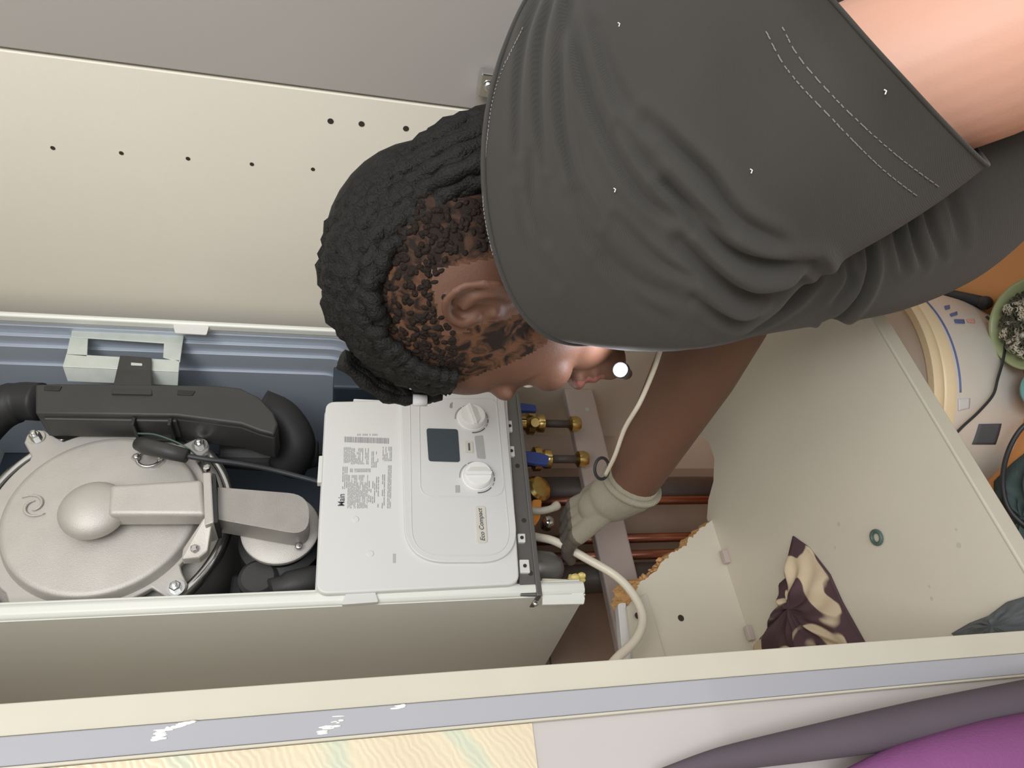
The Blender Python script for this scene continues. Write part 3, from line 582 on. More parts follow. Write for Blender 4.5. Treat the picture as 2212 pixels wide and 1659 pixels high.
# fittings under the boiler (each its own thing)
def valve(px0, pyc, px1, Y, lever, label):
    base = W(px0-50, pyc-2, Y=Y); n_ = W(px1, pyc+4, Y=Y); base = np.array([n_[0], n_[1], base[2]])
    v = thing('brass_valve', (n_[0], n_[1], n_[2]), label, 'valve', 'brass valves under the boiler')
    b = MB(); b.tube([(n_[0], Y, -0.22), (n_[0], Y, base[2])], 0.009, 16); obj('valve_tail', b, 'copper', v, smooth=True)
    b = MB(); b.lathe(base, (0, 0, -1), [(0.010, -0.012), (0.016, -0.006), (0.016, 0.006), (0.012, 0.009), (0.012, 0.018), (0.019, 0.022), (0.019, 0.032), (0.012, 0.036), (0.015, 0.040), (0.015, 0.049), (0.007, 0.054)], 24)
    b.lathe(base+[0, 0, -0.027], (-0.5, -0.8, 0), [(0.010, 0), (0.010, 0.022), (0.007, 0.030)], 18); obj('valve_body', b, 'brass', v, autosm=40)
    l = MB(); l.prism(rrect(px_poly(lever, Y=Y-0.034), 0.003), (0, 0.008, 0)); obj('lever', l, 'blue', v, bevel=0.0015, label='blue plastic lever')
    p = MB(); p.tube([base+[0, 0, -0.05], n_], 0.0065, 16); obj('pipe', p, 'darkpipe', v, smooth=True)
    nn = MB(); nn.lathe(n_+[0, 0, 0.008], (0, 0, -1), [(0.007, -0.002), (0.013, 0.002), (0.0135, 0.012), (0.0105, 0.018), (0.006, 0.020)], 20); obj('compression_nut', nn, 'brass', v, autosm=35)
    return v
valve(1160, 912, 1240, 0.872, [(1112, 868), (1158, 874), (1160, 888), (1112, 886)], 'brass valve nearest the face, dark pipe ending in a brass nut')
valve(1172, 988, 1256, 0.868, [(1134, 974), (1160, 976), (1187, 984), (1184, 1004), (1158, 1002), (1138, 998)], 'brass valve with upright blue lever and brass nut, left of the first')
p0 = W(1160, 1058, Y=0.88); v3 = thing('drain_cock', tuple(p0), 'large round brass cap under the boiler rail beside the orange tap', 'valve')
b = MB(); b.lathe(p0, (0, -1, -0.4), [(0.013, -0.02), (0.021, -0.004), (0.021, 0.006), (0.017, 0.011), (0.009, 0.013)], 24); obj('brass_cap', b, 'brass', v3, autosm=35)
b = MB(); b.tube([p0+[0, 0.01, 0.0], np.array([p0[0], p0[1]+0.01, -0.23])], 0.009, 16); obj('pipe_stub', b, 'copper', v3, smooth=True)
p0 = W(1160, 1098, Y=0.855); v4 = thing('orange_tap', tuple(p0), 'orange plastic filling tap under the boiler beside the gloved hand', 'tap')
b = MB(); b.prism(rrect([W(1150, 1078, Y=0.855), W(1171, 1078, Y=0.855), W(1168, 1118, Y=0.855), W(1156, 1136, Y=0.855), W(1144, 1128, Y=0.855)], 0.005), (0, 0.012, 0)); obj('tap_handle', b, 'orange', v4, bevel=0.002)
b = MB(); b.tube([p0+[0, 0.01, 0], np.array([p0[0], p0[1]+0.01, -0.235])], 0.008, 14); b.lathe(W(1184, 1128, Y=0.865), (0, -1, 0), [(0.009, -0.012), (0.009, 0.004), (0.006, 0.008)], 16); obj('tap_stem', b, 'chrome', v4, smooth=True)
b = MB(); b.tube(smooth_path([W(1140, 1102, Y=0.84), W(1165, 1104, Y=0.835), W(1190, 1099, Y=0.832), W(1206, 1090, Y=0.832)], 6), [0.0052]*14+[0.006, 0.0065, 0.0068, 0.0066, 0.006], 14)
tag(obj('white_hose_end', b, 'cable', None, smooth=True), 'short curved white hose end in front of the orange tap', 'hose')
def pipe(name, x, y, Y, zt, zb, r, m, label, group=None):
    c = W(x, y, Y=Y); p = MB(); p.tube([(c[0], Y, zt), (c[0], Y, (zt+zb)/2), (c[0], Y, zb)], r, 18); return tag(obj(name, p, m, None, smooth=True), label, 'pipe', group)
pipe('copper_pipe', 1200, 1083, 0.93, -0.24, -0.80, 0.0075, 'copper', 'copper pipe on the wall just above the gloved hand')
pipe('copper_pipe', 1365, 1163, 0.93, -0.24, -0.80, 0.0075, 'copper', 'copper pipe running down behind the torn panel, below the glove')
pipe('copper_pipe', 1365, 1199, 0.93, -0.24, -0.80, 0.0075, 'copper', 'copper pipe nearest the tip of the torn chipboard')
pipe('waste_pipe', 1420, 1060, 0.947, -0.24, -0.80, 0.024, 'darkpipe', 'thick dark waste pipe behind the wrist of the glove')
pipe('waste_pipe', 1280, 1250, 0.947, -0.24, -0.80, 0.022, 'darkpipe', 'thick dark waste pipe beside the boiler corner')
# brown board on the wall behind the pipes, and trunking across it
a_ = W(1190, 1015, Y=YW-0.006)
tag(obj('backing_board', MB().box((0.11, YW-0.012, -0.81), (a_[0], YW-0.001, -0.32)), 'brownwall', None), 'brown backing board on the wall behind the pipes', 'board')
zt = W(1262, 1045, Y=0.90)[2]; zb = W(1330, 1045, Y=0.90)[2]
obj('rear_batten', MB().box((XL, 0.90, zb), (XR, 0.918, zt)), 'trunk', cup, bevel=0.003, label='pale batten across the back under the boiler')
obj('screw_hole', MB().lathe(W(1268, 884, Y=0.8995), (0, 1, 0), [(0.004, 0), (0.003, 0.001)], 14), 'galv', cup)
# white cable looping out below the boiler
cp = smooth_path([W(1120, 1150, Y=0.80), W(1160, 1160, Y=0.785), W(1200, 1170, Y=0.775), W(1262, 1204, Y=0.765), W(1330, 1244, Y=0.757), W(1370, 1288, Y=0.750), W(1388, 1335, Y=0.742), W(1374, 1380, Y=0.736), W(1330, 1425, Y=0.735), W(1290, 1475, Y=0.74)], 10)
cb_ = MB(); cb_.tube(cp, 0.0054, 16); tag(obj('power_cable', cb_, 'cable', None, smooth=True), 'thick white power cable looping down from the boiler past the torn panel', 'cable')

# ------------------------------------------------------------------ on the cupboard base
def heap(name, outline, Z, h, m, label, cat, amp=0.006, fs=60, peak=None, seed=1):
    r = np.random.default_rng(seed); P = np.array([W(x, y, Z=Z)[:2] for x, y in outline]); c = P.mean(0) if peak is None else W(peak[0], peak[1], Z=Z)[:2]
    NR, NA = 26, 140; dn_ = np.concatenate([[0], np.cumsum(np.linalg.norm(np.diff(np.vstack([P, P[:1]]), axis=0), axis=1))]); PP = np.vstack([P, P[:1]])
    ph = r.uniform(0, 6.28, 6); mb = MB(); vs_ = []
    for side in (0, 1):
        for i in range(NR+1):
            t = i/NR
            for k in range(NA):
                s_ = dn_[-1]*k/NA; e = np.array([np.interp(s_, dn_, PP[:, 0]), np.interp(s_, dn_, PP[:, 1])]); p = c+(e-c)*t; a = 2*PI*k/NA
                z = h*(1-t**2.2)+amp*(math.sin(5*a+ph[0]+3*t)+0.7*math.sin(9*a+ph[1]-5*t)+0.6*math.sin(14*a+ph[2]+9*t))*math.sin(PI*min(1, t*1.05))*0.55+amp*0.6*math.sin(fs*p[0]+ph[3])*math.cos(fs*1.3*p[1]+ph[4])*t*(1-t)*3
                z = max(z, 0.0015)+Z+0.001; z = z if side == 0 else max(Z+0.0006, z-0.003); vs_.append((p[0], p[1], z))
    fs_ = []; N = (NR+1)*NA
    for i in range(NR):
        for k in range(NA):
            l = (k+1) % NA; fs_.append((i*NA+k, i*NA+l, (i+1)*NA+l, (i+1)*NA+k)); fs_.append((N+i*NA+k, N+(i+1)*NA+k, N+(i+1)*NA+l, N+i*NA+l))
    for k in range(NA): l = (k+1) % NA; fs_.append((NR*NA+k, NR*NA+l, N+NR*NA+l, N+NR*NA+k))
    mb.add(vs_, fs_); return tag(obj(name, mb, m, None, smooth=True), label, cat)
heap('patterned_rag', [(1716, 1158), (1750, 1182), (1795, 1240), (1822, 1300), (1862, 1372), (1900, 1440), (1800, 1480), (1640, 1460), (1630, 1395), (1662, 1360), (1668, 1330), (1690, 1300), (1685, 1262), (1704, 1245), (1706, 1200)], ZB, 0.016, 'rag', 'crumpled rag in dark plum and cream patches on the cupboard base', 'rag', amp=0.007, seed=5)
heap('grey_cloth', [(2060, 1368), (2100, 1345), (2140, 1330), (2180, 1300), (2230, 1285), (2330, 1300), (2330, 1400), (2200, 1420), (2090, 1400)], ZB, 0.015, 'grey_cloth', 'dark grey cloth in the front corner of the cupboard base', 'cloth', amp=0.003, seed=3)
for x, y, r_ in [(1812, 1132, 0.0022), (1804, 1183, 0.0016), (2072, 1178, 0.0024), (2066, 1144, 0.0013), (2008, 1267, 0.0014), (2013, 1293, 0.0018)]:
    obj('scuff_mark', MB().lathe(W(x, y, Z=ZB), (0, 0, 1), [(r_, -0.0002), (r_, 0.00025)], 14), 'cream_edge', cup)
rc = W(1893, 1161, Z=ZB+0.0022); rg = MB(); rg.tube([rc+np.array([0.0062*math.cos(t), 0.0062*math.sin(t), 0]) for t in np.linspace(0, 2*PI, 32, endpoint=False)], 0.0019, 12, closed=True)
tag(obj('rubber_washer', rg, 'rubber', None, smooth=True), 'small dark green rubber washer lying on the cream base', 'washer')

# ------------------------------------------------------------------ worktop and the things on it
ZT = -0.82
bc = thing('base_cabinet', (0.4, 0.6, -1.65), 'base cabinet under the orange wood worktop', 'cabinet')
obj('carcass', MB().box((-0.6, 0.26, -1.55), (1.88, YW-0.002, ZT-0.04)), 'cream', bc); obj('plinth', MB().box((-0.6, 0.31, -1.65), (1.88, YW-0.002, -1.55)), 'room', bc)
for i in range(4):
    x0 = -0.6+i*0.62; dr = obj('door', MB().box((x0+0.002, 0.24, -1.545), (x0+0.616, 0.259, ZT-0.045)), 'gloss_face', bc, bevel=0.002)
    obj('handle', MB().tube([(x0+0.05, 0.225, -1.0), (x0+0.05, 0.225, -1.15)], 0.006, 12), 'chrome', dr, smooth=True)
tag(obj('worktop', MB().box((-0.62, 0.22, ZT-0.04), (1.88, YW-0.002, ZT)), 'worktop', None, bevel=0.003), 'orange wood worktop below the cupboard', 'worktop')
# big round white tub
tc = np.array([0.490, 0.630, ZT]); tub = thing('white_bucket', tuple(tc), 'big round white bucket with blue print and cream rim, below the cupboard', 'bucket')
H_ = 0.17; RT, RB = 0.166, 0.140
obj('bucket_body', MB().lathe(tc, (0, 0, 1), [(RB, 0), (RB+0.003, 0.004), (RT-0.001, H_-0.02)], 96), 'white_tub', tub, autosm=50)
obj('bucket_rim', MB().lathe(tc, (0, 0, 1), [(RT-0.002, H_-0.034), (RT+0.002, H_-0.033), (RT+0.003, H_-0.020), (RT+0.001, H_-0.018), (RT+0.004, H_-0.014), (RT+0.006, H_-0.004), (RT+0.004, H_), (RT-0.004, H_), (RT-0.006, H_-0.01)], 96), 'cream_tub', tub, autosm=50)
obj('lid', MB().lathe(tc, (0, 0, 1), [(RT-0.004, H_-0.012), (RT-0.006, H_-0.004), (RT-0.014, H_-0.005), (0.05, H_-0.003), (0.001, H_-0.003)], 96), 'white_tub', tub, smooth=True)
def on_side(a, h, off=0.0006):
    r = RB+0.003+(RT-RB-0.004)*(h-0.004)/(H_-0.024)+off; return tc+np.array([r*math.sin(a), -r*math.cos(a), h])
def side_at(px, py):     # where the sight line meets the bucket side
    r = ray(px, py); best = None
    for t in np.linspace(0.3, 0.9, 1500)/r[1]*1.0:
        p = r*t; h = p[2]-tc[2]; rr_ = RB+0.003+(RT-RB-0.004)*(h-0.004)/(H_-0.024)
        if h < 0 or h > H_: continue
        if math.hypot(p[0]-tc[0], p[1]-tc[1]) <= rr_+0.0008: return math.atan2(p[0]-tc[0], -(p[1]-tc[1])), h
    return None
def side_patch(name, corners, m, label=None, off=0.0008):
    q = [side_at(*c) for c in corners]
    if any(x is None for x in q): return
    q = np.array(q); mb = MB(); vs_ = []; N = 7
    for i in range(N):
        for j in range(N):
            u, v = i/(N-1), j/(N-1); ah = (q[0]*(1-u)+q[1]*u)*(1-v)+(q[3]*(1-u)+q[2]*u)*v; vs_.append(on_side(ah[0], ah[1], off))
    mb.add(vs_, [(i*N+j, i*N+j+1, (i+1)*N+j+1, (i+1)*N+j) for i in range(N-1) for j in range(N-1)])
    o = obj(name, mb, m, tub, smooth=True, label=label); md = o.modifiers.new('solid', 'SOLIDIFY'); md.thickness = 0.0006; md.offset = 0
bl = MB(); bl.tube([on_side(a, H_-0.046) for a in np.linspace(-0.62, 0.9, 60)], 0.0011, 8); obj('blue_line', bl, 'blue_line', tub, smooth=True)
side_patch('blue_print', [(2061, 690), (2082, 690), (2084, 699), (2064, 698)], 'blue_line')
side_patch('blue_print', [(2040, 661), (2051, 659), (2052, 667), (2043, 669)], 'blue_line')
side_patch('blue_print', [(2052, 678), (2067, 673), (2068, 680), (2055, 684)], 'blue_line')
side_patch('red_print', [(2088, 690), (2104, 689), (2106, 698), (2091, 697)], 'red_print')
side_patch('grey_label', [(2115, 916), (2163, 915), (2150, 960), (2100, 960)], 'print_dk', 'dark grey square label')
side_patch('handle_lug', [(2070, 862), (2095, 860), (2094, 882), (2070, 888)], 'lint', 'white handle lug')
hd = MB(); HP = []
for px, py in [(2124, 690), (2150, 715), (2162, 748), (2158, 780), (2146, 820), (2136, 853), (2105, 888), (2072, 918), (2050, 940)]:
    q = side_at(px, py)
    if q is not None: HP.append(on_side(q[0], q[1], 0.006))
if len(HP) > 3: hd.tube(smooth_path(HP, 6), 0.0016, 10); obj('wire_handle', hd, 'cable_bk', tub, smooth=True)
# things in front of the bucket
bw = W(2294, 702, Z=ZT); bowl = thing('green_bowl', tuple(bw), 'pale green enamel bowl at the right of the white bucket', 'bowl')
obj('bowl_shell', MB().lathe(bw, (0, 0, 1), [(0.022, 0), (0.028, 0.004), (0.046, 0.022), (0.054, 0.042), (0.056, 0.043), (0.0545, 0.0455), (0.052, 0.043), (0.044, 0.024), (0.024, 0.008), (0.001, 0.007)], 56), 'green_b', bowl, smooth=True)
sc = MB(); cc = bw+[0.0, 0.0, 0.040]
for i in range(420):
    a_ = rng.uniform(0, 2*PI); r_ = 0.040*math.sqrt(rng.uniform(0, 1)); h_ = 0.012*math.sqrt(max(0, 1-(r_/0.042)**2)); p = cc+np.array([r_*math.cos(a_), r_*math.sin(a_), h_]); t_ = rng.uniform(0, 2*PI, 2)
    sc.tube([p+0.0035*np.array([math.cos(t_[0]+k*1.1), math.sin(t_[0]+k*1.1), 0.5*math.sin(t_[1]+k)]) for k in range(5)], 0.0008, 5)
sc.ell(cc-[0, 0, 0.008], np.eye(3), (0.042, 0.042, 0.016), 28, 12)
tag(obj('steel_scourer', sc, 'scour', None, smooth=True), 'curly steel wool scourer filling the pale green bowl', 'scourer')
tq = W(2262, 850, Z=ZT); tqo = thing('turquoise_bottle', tuple(tq), 'turquoise plastic bottle with a blue cap in front of the white bucket', 'bottle')
obj('bottle_body', MB().lathe(tq+[0.0, 0.0, 0.024], unit_(np.array([-0.5, -1.0, 0.0])), [(0.018, 0), (0.0235, 0.006), (0.0235, 0.09), (0.020, 0.10)], 32), 'teal', tqo, autosm=40)
obj('bottle_cap', MB().lathe(tq+[0.0, 0.0, 0.024], unit_(np.array([0.5, 1.0, 0.0])), [(0.013, 0), (0.013, 0.005), (0.011, 0.006)], 28), 'blue_line', tqo, autosm=40)
# ------------------------------------------------------------------ the person
def unit(v): v = np.array(v, float); return v/np.linalg.norm(v)
hF = unit([.12, .86, .50]); hU = np.array([-.96, .15, -.10]); hU = unit(hU-hU.dot(hF)*hF); hL = np.cross(hU, hF)
if hL[2] > 0: hL = -hL
EAR = np.array([1062-CX, 672-CY, F])*0.505/F
HC = EAR-hL*0.072
HF, HU, HL, HO = M@hF, M@hU, M@hL, M@HC
def hp_(f_, u_, l_): return HO+HF*f_+HU*u_+HL*l_
HA = [HF, HU, HL]
person = thing('person', (0.42, 0.0, -1.65), 'person with black locks and charcoal shirt reaching under the boiler with a gloved hand', 'person')

def remesh(name, mb, voxel, m, parent, sm_iter=6, matfn=None):
    off = WL[parent]; me = bpy.data.meshes.new('tmp'); me.from_pydata([(x-off[0], y-off[1], z-off[2]) for x, y, z in mb.v], [], mb.f)
    bm = bmesh.new(); bm.from_mesh(me); bmesh.ops.recalc_face_normals(bm, faces=bm.faces[:]); bm.to_mesh(me); bm.free()
    o = bpy.data.objects.new('tmp', me); COL.objects.link(o)
    r = o.modifiers.new('r', 'REMESH'); r.mode = 'VOXEL'; r.voxel_size = voxel
    s = o.modifiers.new('s', 'SMOOTH'); s.factor = 0.5; s.iterations = sm_iter
    bpy.context.view_layer.update(); nm = bpy.data.meshes.new_from_object(o.evaluated_get(bpy.context.evaluated_depsgraph_get())); bpy.data.objects.remove(o)
    nm.name = name; nm.materials.clear()
    for k in (m if isinstance(m, list) else [m]): nm.materials.append(M_[k])
    n = len(nm.polygons); nm.polygons.foreach_set('use_smooth', [True]*n)
    mi = np.zeros(n, dtype=np.int32)
    if matfn:
        c = np.zeros(n*3); nm.polygons.foreach_get('center', c); mi = matfn(c.reshape(-1, 3)+off).astype(np.int32)
    nm.polygons.foreach_set('material_index', mi); nm.update()
    ob = bpy.data.objects.new(name, nm); COL.objects.link(ob); ob.parent = parent; WL[ob] = off; return ob

bd = MB()
bd.ell(hp_(-0.008, 0.022, 0), HA, (0.100, 0.102, 0.077), 40, 28)            # skull
bd.ell(hp_(0.034, -0.020, 0), HA, (0.068, 0.088, 0.066), 32, 24)            # face
bd.ell(hp_(0.046, 0.018, 0), HA, (0.056, 0.058, 0.058), 28, 20)
bd.ell(hp_(0.046, -0.080, 0), HA, (0.054, 0.042, 0.050), 28, 20)            # jaw
bd.ell(hp_(0.090, -0.004, 0), HA, (0.016, 0.015, 0.050), 24, 16)             # brow ridge
bd.ell(hp_(0.074, -0.044, 0.036), HA, (0.024, 0.022, 0.022), 20, 14); bd.ell(hp_(0.074, -0.044, -0.036), HA, (0.024, 0.022, 0.022), 20, 14)   # cheekbones
bd.limb([hp_(0.094, -0.016, 0), hp_(0.104, -0.046, 0)], [0.008, 0.0105], 16)   # nose
bd.ell(hp_(0.100, -0.051, 0), HA, (0.014, 0.009, 0.018), 18, 12)
bd.ell(hp_(0.103, -0.074, 0), HA, (0.019, 0.010, 0.026), 20, 12); bd.ell(hp_(0.101, -0.089, 0), HA, (0.018, 0.0095, 0.023), 20, 12)  # lips
bd.ell(hp_(0.098, -0.106, 0), HA, (0.021, 0.017, 0.024), 20, 14)            # chin
NK = DP(1395, 470, 0.60)
bd.limb([hp_(-0.030, -0.04, 0), hp_(-0.045, -0.10, 0.0), NK], [0.062, 0.060, 0.078], 28)   # neck
# torso, arms
SH_L = DP(1420, 380, 0.52); EL_L = DP(2520, -60, 0.39); WR_L = np.array([0.30, -0.16, -0.62])
SH_R = DP(1460, 520, 0.70); EL_R = DP(1580, 655, 0.665); WR_R = DP(1362, 1050, 0.80)
PELV = np.array([0.46, 0.02, -0.70])
bd.limb([NK, DP(1620, 470, 0.59), DP(1900, 330, 0.58), DP(2330, 125, 0.55), PELV], [0.085, 0.098, 0.095, 0.085, 0.10], 32)
bd.limb([NK, SH_L], [0.07, 0.062], 24); bd.limb([NK, SH_R], [0.07, 0.055], 24)
MID_L = SH_L*0.28+EL_L*0.72
bd.limb([SH_L, MID_L, EL_L], [0.062, 0.060, 0.052], 32); bd.limb([EL_L, (EL_L*0.6+WR_L*0.4), WR_L], [0.050, 0.044, 0.029], 24)
bd.limb([SH_R, EL_R, EL_R*0.68+WR_R*0.32, WR_R], [0.055, 0.045, 0.044, 0.029], 28)
# ear: rim, inner fold, lobe, bowl
eo = hp_(-0.004, 0.0, 0.071)
def ep(a, b, c): return eo+HU*a-HF*b+HL*c     # a up, b back, c out from the head
er = smooth_path([ep(0.010, -0.004, 0.006), ep(0.024, -0.006, 0.009), ep(0.033, 0.004, 0.013), ep(0.032, 0.018, 0.019), ep(0.020, 0.027, 0.022), ep(0.002, 0.026, 0.021), ep(-0.014, 0.018, 0.016), ep(-0.026, 0.008, 0.010), ep(-0.031, 0.000, 0.006), ep(-0.024, -0.005, 0.004)], 5)
bd.tube(er, 0.0036, 12); bd.ball(er[-12], 0.0066)
bd.ell(ep(0.004, 0.010, 0.008), [unit(HU), unit(-HF+HL*0.6), np.cross(unit(HU), unit(-HF+HL*0.6))], (0.029, 0.017, 0.0032), 24, 14)
bd.tube(smooth_path([ep(0.022, 0.006, 0.012), ep(0.010, 0.016, 0.018), ep(-0.006, 0.014, 0.016), ep(-0.014, 0.006, 0.010)], 5), 0.0028, 10)
bd.ball(ep(-0.002, -0.004, 0.005), 0.0052)
# hands (fingers curl; the right one is inside the glove)
def hand(W0, dirv, nrm, mb, s=1.0, grow=0.0, curl=0.55, side=1, thumb=0.75):
    d = unit(dirv); n = unit(np.array(nrm)-np.dot(nrm, d)*d); t = np.cross(d, n)*side; pal = []
    mb.limb([W0, W0+d*0.03*s], [0.028*s+grow, 0.027*s+grow], 20)
    for k, off in enumerate((-0.027, -0.009, 0.009, 0.026)): mb.limb([W0+t*off*0.6*s+d*0.01, W0+d*0.075*s+t*off*s], [0.014*s+grow, 0.0125*s+grow], 14)
    tips = []
    for k, (off, ln) in enumerate(zip((-0.028, -0.0095, 0.0095, 0.027), (0.060, 0.074, 0.080, 0.070))):
        p = W0+d*0.080*s+t*off*s; a = 0.15; P = [p]; r = [0.0095*s+grow]
        for j, fr_ in enumerate((0.45, 0.30, 0.25)):
            a += curl*(0.8+0.2*j)+0.06*k*curl; dd2 = d*math.cos(a)-n*math.sin(a); p = p+dd2*ln*fr_*s; P.append(p); r.append((0.0088-0.0008*j)*s+grow)
        mb.limb(P, r, 14); tips.append(P)
    p = W0+d*0.022*s+t*0.028*s; P = [p]; r = [0.013*s+grow]; a = thumb
    for j, l in enumerate((0.036, 0.030, 0.024)):
        dd2 = unit(d*math.cos(a)+t*math.sin(a)-n*0.35); p = p+dd2*l*s; P.append(p); r.append((0.0115-0.001*j)*s+grow); a -= 0.35
    mb.limb(P, r, 14); return tips
gd = unit(DP(1238, 1128, 0.85)-WR_R)
gn = unit(DP(1250, 1040, 0.78)-DP(1290, 1120, 0.83))
G0 = WR_R+gd*0.028
hand(G0, gd, gn, bd, 0.80, -0.002, side=1, curl=0.32, thumb=0.42)
hand(WR_L+unit(WR_L-EL_L)*0.01, WR_L-EL_L, (1, 0, 0), bd, 1.0, curl=0.3)
ax_l = unit(EL_L-SH_L)
def skin_fn(c):
    px = PXs(c); t = (c-SH_L)@ax_l
    rad = np.linalg.norm((c-SH_L)-np.outer(t, ax_l), axis=1)
    near_arm = (t > 0.05) & (rad < 0.075) 
    lp_ = ((c-HO)@HF > 0.104) & (((c-HO)@HU) < -0.066) & (((c-HO)@HU) > -0.098)
    low = (c[:, 2] < -0.33) & (c[:, 1] < 0.17)
    f_, u_, l_ = (c-HO)@HF, (c-HO)@HU, (c-HO)@HL
    earz = (np.abs(u_) < 0.040) & (f_ > -0.040) & (f_ < 0.012) & (l_ > 0)
    head = (np.linalg.norm(c-hp_(-0.005, 0.02, 0), axis=1) < 0.128)
    sc_ = head & (u_ > -0.055+0.25*np.maximum(0, f_+0.02)) & (f_ < 0.072-0.35*np.abs(u_-0.05)) & ~earz & ~((u_ < 0.0) & (f_ > -0.03) & (f_ < 0.012))
    side_b = head & (f_ > 0.008) & (f_ < 0.034) & (u_ > -0.075) & (u_ <= 0.02)
    return np.where(near_arm | low, 1, np.where(lp_, 2, np.where(sc_ & (f_ < -0.045), 4, np.where(sc_ | side_b, 3, 0))))
remesh('body', bd, 0.0026, ['skin', 'skin_l', 'lips', 'scalp', 'scalp2'], person, 5, skin_fn)
for sgn in (1, -1):
    obj('eye', MB().ell(hp_(0.085, -0.027, 0.030*sgn), HA, (0.0105, 0.010, 0.0105), 18, 12), 'eye', person, smooth=True)

# hair: long locks over the crown gathered behind, short curls at the sides
hr = MB()
hr.ell(hp_(-0.020, 0.034, -0.012), HA, (0.095, 0.090, 0.070), 40, 26)
for k in range(40):
    l = -0.062+0.130*k/39.0; jt = rng.normal(0, 0.0035, 12); r0 = 0.0078
    P = []
    for i, th in enumerate(np.linspace(0.28, 2.95, 14)):
        rf, ru = 0.098+jt[i % 12]*.8, 0.104+jt[(i+5) % 12]*.8
        sq = math.sqrt(max(0.05, 1-(l/0.092)**2))
        P.append(hp_(-0.010+rf*math.cos(th)*sq, 0.012+ru*math.sin(th)*sq+0.004, l*(1.0-0.25*max(0, th-1.8))+jt[(i+3) % 12]*0.5))
    bx_ = P[-1]; 
    P += [bx_-HF*0.012-HU*0.03+HL*rng.normal(0, .006), bx_-HF*0.018-HU*0.07+HL*rng.normal(0, .01), bx_-HF*0.020-HU*0.115+HL*rng.normal(0, .012), bx_-HF*0.016-HU*0.16+HL*rng.normal(0, .012)]
    SPt = smooth_path(P, 5); n = len(SPt)
    hr.tube(SPt, [r0*(0.9+0.16*math.sin(i*1.9+k)) for i in range(n)], 8)
# bound bunch behind the head
for k in range(26):
    a_ = rng.uniform(0, 2*PI); rr_ = rng.uniform(0.0, 0.026)
    s0 = hp_(-0.082-rr_*math.cos(a_)*0.6, 0.045, -0.01+rr_*math.sin(a_))
    s1 = hp_(-0.096-rr_*math.cos(a_), 0.0, -0.005+rr_*math.sin(a_)*1.2); s2 = hp_(-0.102-rr_*math.cos(a_), -0.06, rr_*math.sin(a_)*1.3); s3 = hp_(-0.096-rr_*math.cos(a_), -0.13, rr_*math.sin(a_)*1.3)
    SPt = smooth_path([s0, s1, s2, s3], 8); hr.tube(SPt, [0.0085*(0.92+0.14*math.sin(i*1.8+k)) for i in range(len(SPt))], 8)
hr.ball(hp_(-0.094, 0.052, 0.004), 0.019)
# three loose locks at the front
for k in range(3):
    SPt = smooth_path([hp_(0.04, 0.125, 0.015+0.008*k), hp_(0.072+0.005*k, 0.098, 0.012+0.006*k), hp_(0.091+0.003*k, 0.078-0.004*k, 0.012), hp_(0.099, 0.050+0.006*k, 0.012)], 8)
    hr.tube(SPt, [0.0058*(0.9+0.2*math.sin(i*1.5+k)) for i in range(len(SPt))], 8)
obj('hair_locks', hr, 'hair', person, smooth=True, label='long black locks swept back over the crown')
hb = MB()
for i in range(1100):
    u_, f_ = rng.uniform(-0.035, 0.100), rng.uniform(-0.105, 0.088)
    q_ = 1-((f_+0.008)/0.100)**2-((u_-0.022)/0.102)**2
    if q_ < 0.04: continue
    if u_ < -0.005 and f_ > -0.045: continue
    if u_ < 0.03 and -0.045 < f_ < 0.035: continue
    if u_ < 0.04 and f_ > 0.04: continue
    l_ = 0.077*math.sqrt(q_)-0.0012; al_ = rng.uniform(0, PI); hb.ell(hp_(f_, u_, l_), [HF*math.cos(al_)+HU*math.sin(al_), HU*math.cos(al_)-HF*math.sin(al_), HL], (rng.uniform(0.0026, 0.0044), rng.uniform(0.0018, 0.003), rng.uniform(0.0020, 0.0032)), 8, 6)
for i in range(0):   # sideburn and nape
    f_ = rng.uniform(0.005, 0.045); u_ = rng.uniform(-0.035, 0.035)-f_*0.5
    hb.ell(hp_(f_+0.012, u_, 0.0655-abs(f_)*0.12), HA, (rng.uniform(0.002, 0.004), rng.uniform(0.002, 0.0035), 0.0016), 7, 5)
tag(obj('short_curls', hb, 'hair2', person, smooth=True, label='short dark brown curls at the side of the head'), kind='stuff')
obj('hair_bead', MB().tube([hp_(0.093, 0.076, 0.020), hp_(0.096, 0.064, 0.020)], 0.0052, 12), 'lint', person, smooth=True, label='pale bead on a front lock')

# shirt: lofted cloth with folds
FOLDS_A = [([(1236, -40), (1236, 50), (1263, 165), (1296, 263), (1384, 416), (1493, 493)], 13, .0040), ([(1400, 260), (1466, 323), (1526, 383), (1592, 470), (1680, 520)], 15, .0050),
           ([(1440, 400), (1526, 500), (1600, 556), (1680, 574), (1767, 570)], 15, .0062), ([(1470, 520), (1560, 610), (1620, 648), (1690, 640), (1765, 590)], 17, .0075),
           ([(1175, -30), (1135, 80), (1120, 200), (1118, 330)], 9, .0026), ([(1205, -30), (1172, 80), (1165, 220), (1175, 360)], 9, .0028), ([(1225, 10), (1212, 130), (1215, 260), (1240, 380), (1290, 480)], 10, .0030),
           ([(1150, 330), (1150, 430), (1180, 520)], 10, .0018), ([(1240, 420), (1290, 520), (1380, 610), (1480, 650)], 15, .0030), ([(1340, 280), (1420, 380), (1500, 450), (1580, 500)], 12, .0028),
           ([(1290, 60), (1330, 180), (1400, 290)], 14, .0020), ([(1500, 640), (1580, 690), (1660, 680), (1740, 620)], 12, .0040), ([(1120, 420), (1140, 520), (1200, 610)], 12, .0016), ([(1300, 560), (1380, 650), (1450, 690)], 14, .0022), ([(1330, 470), (1420, 560), (1500, 600)], 10, .0022)]
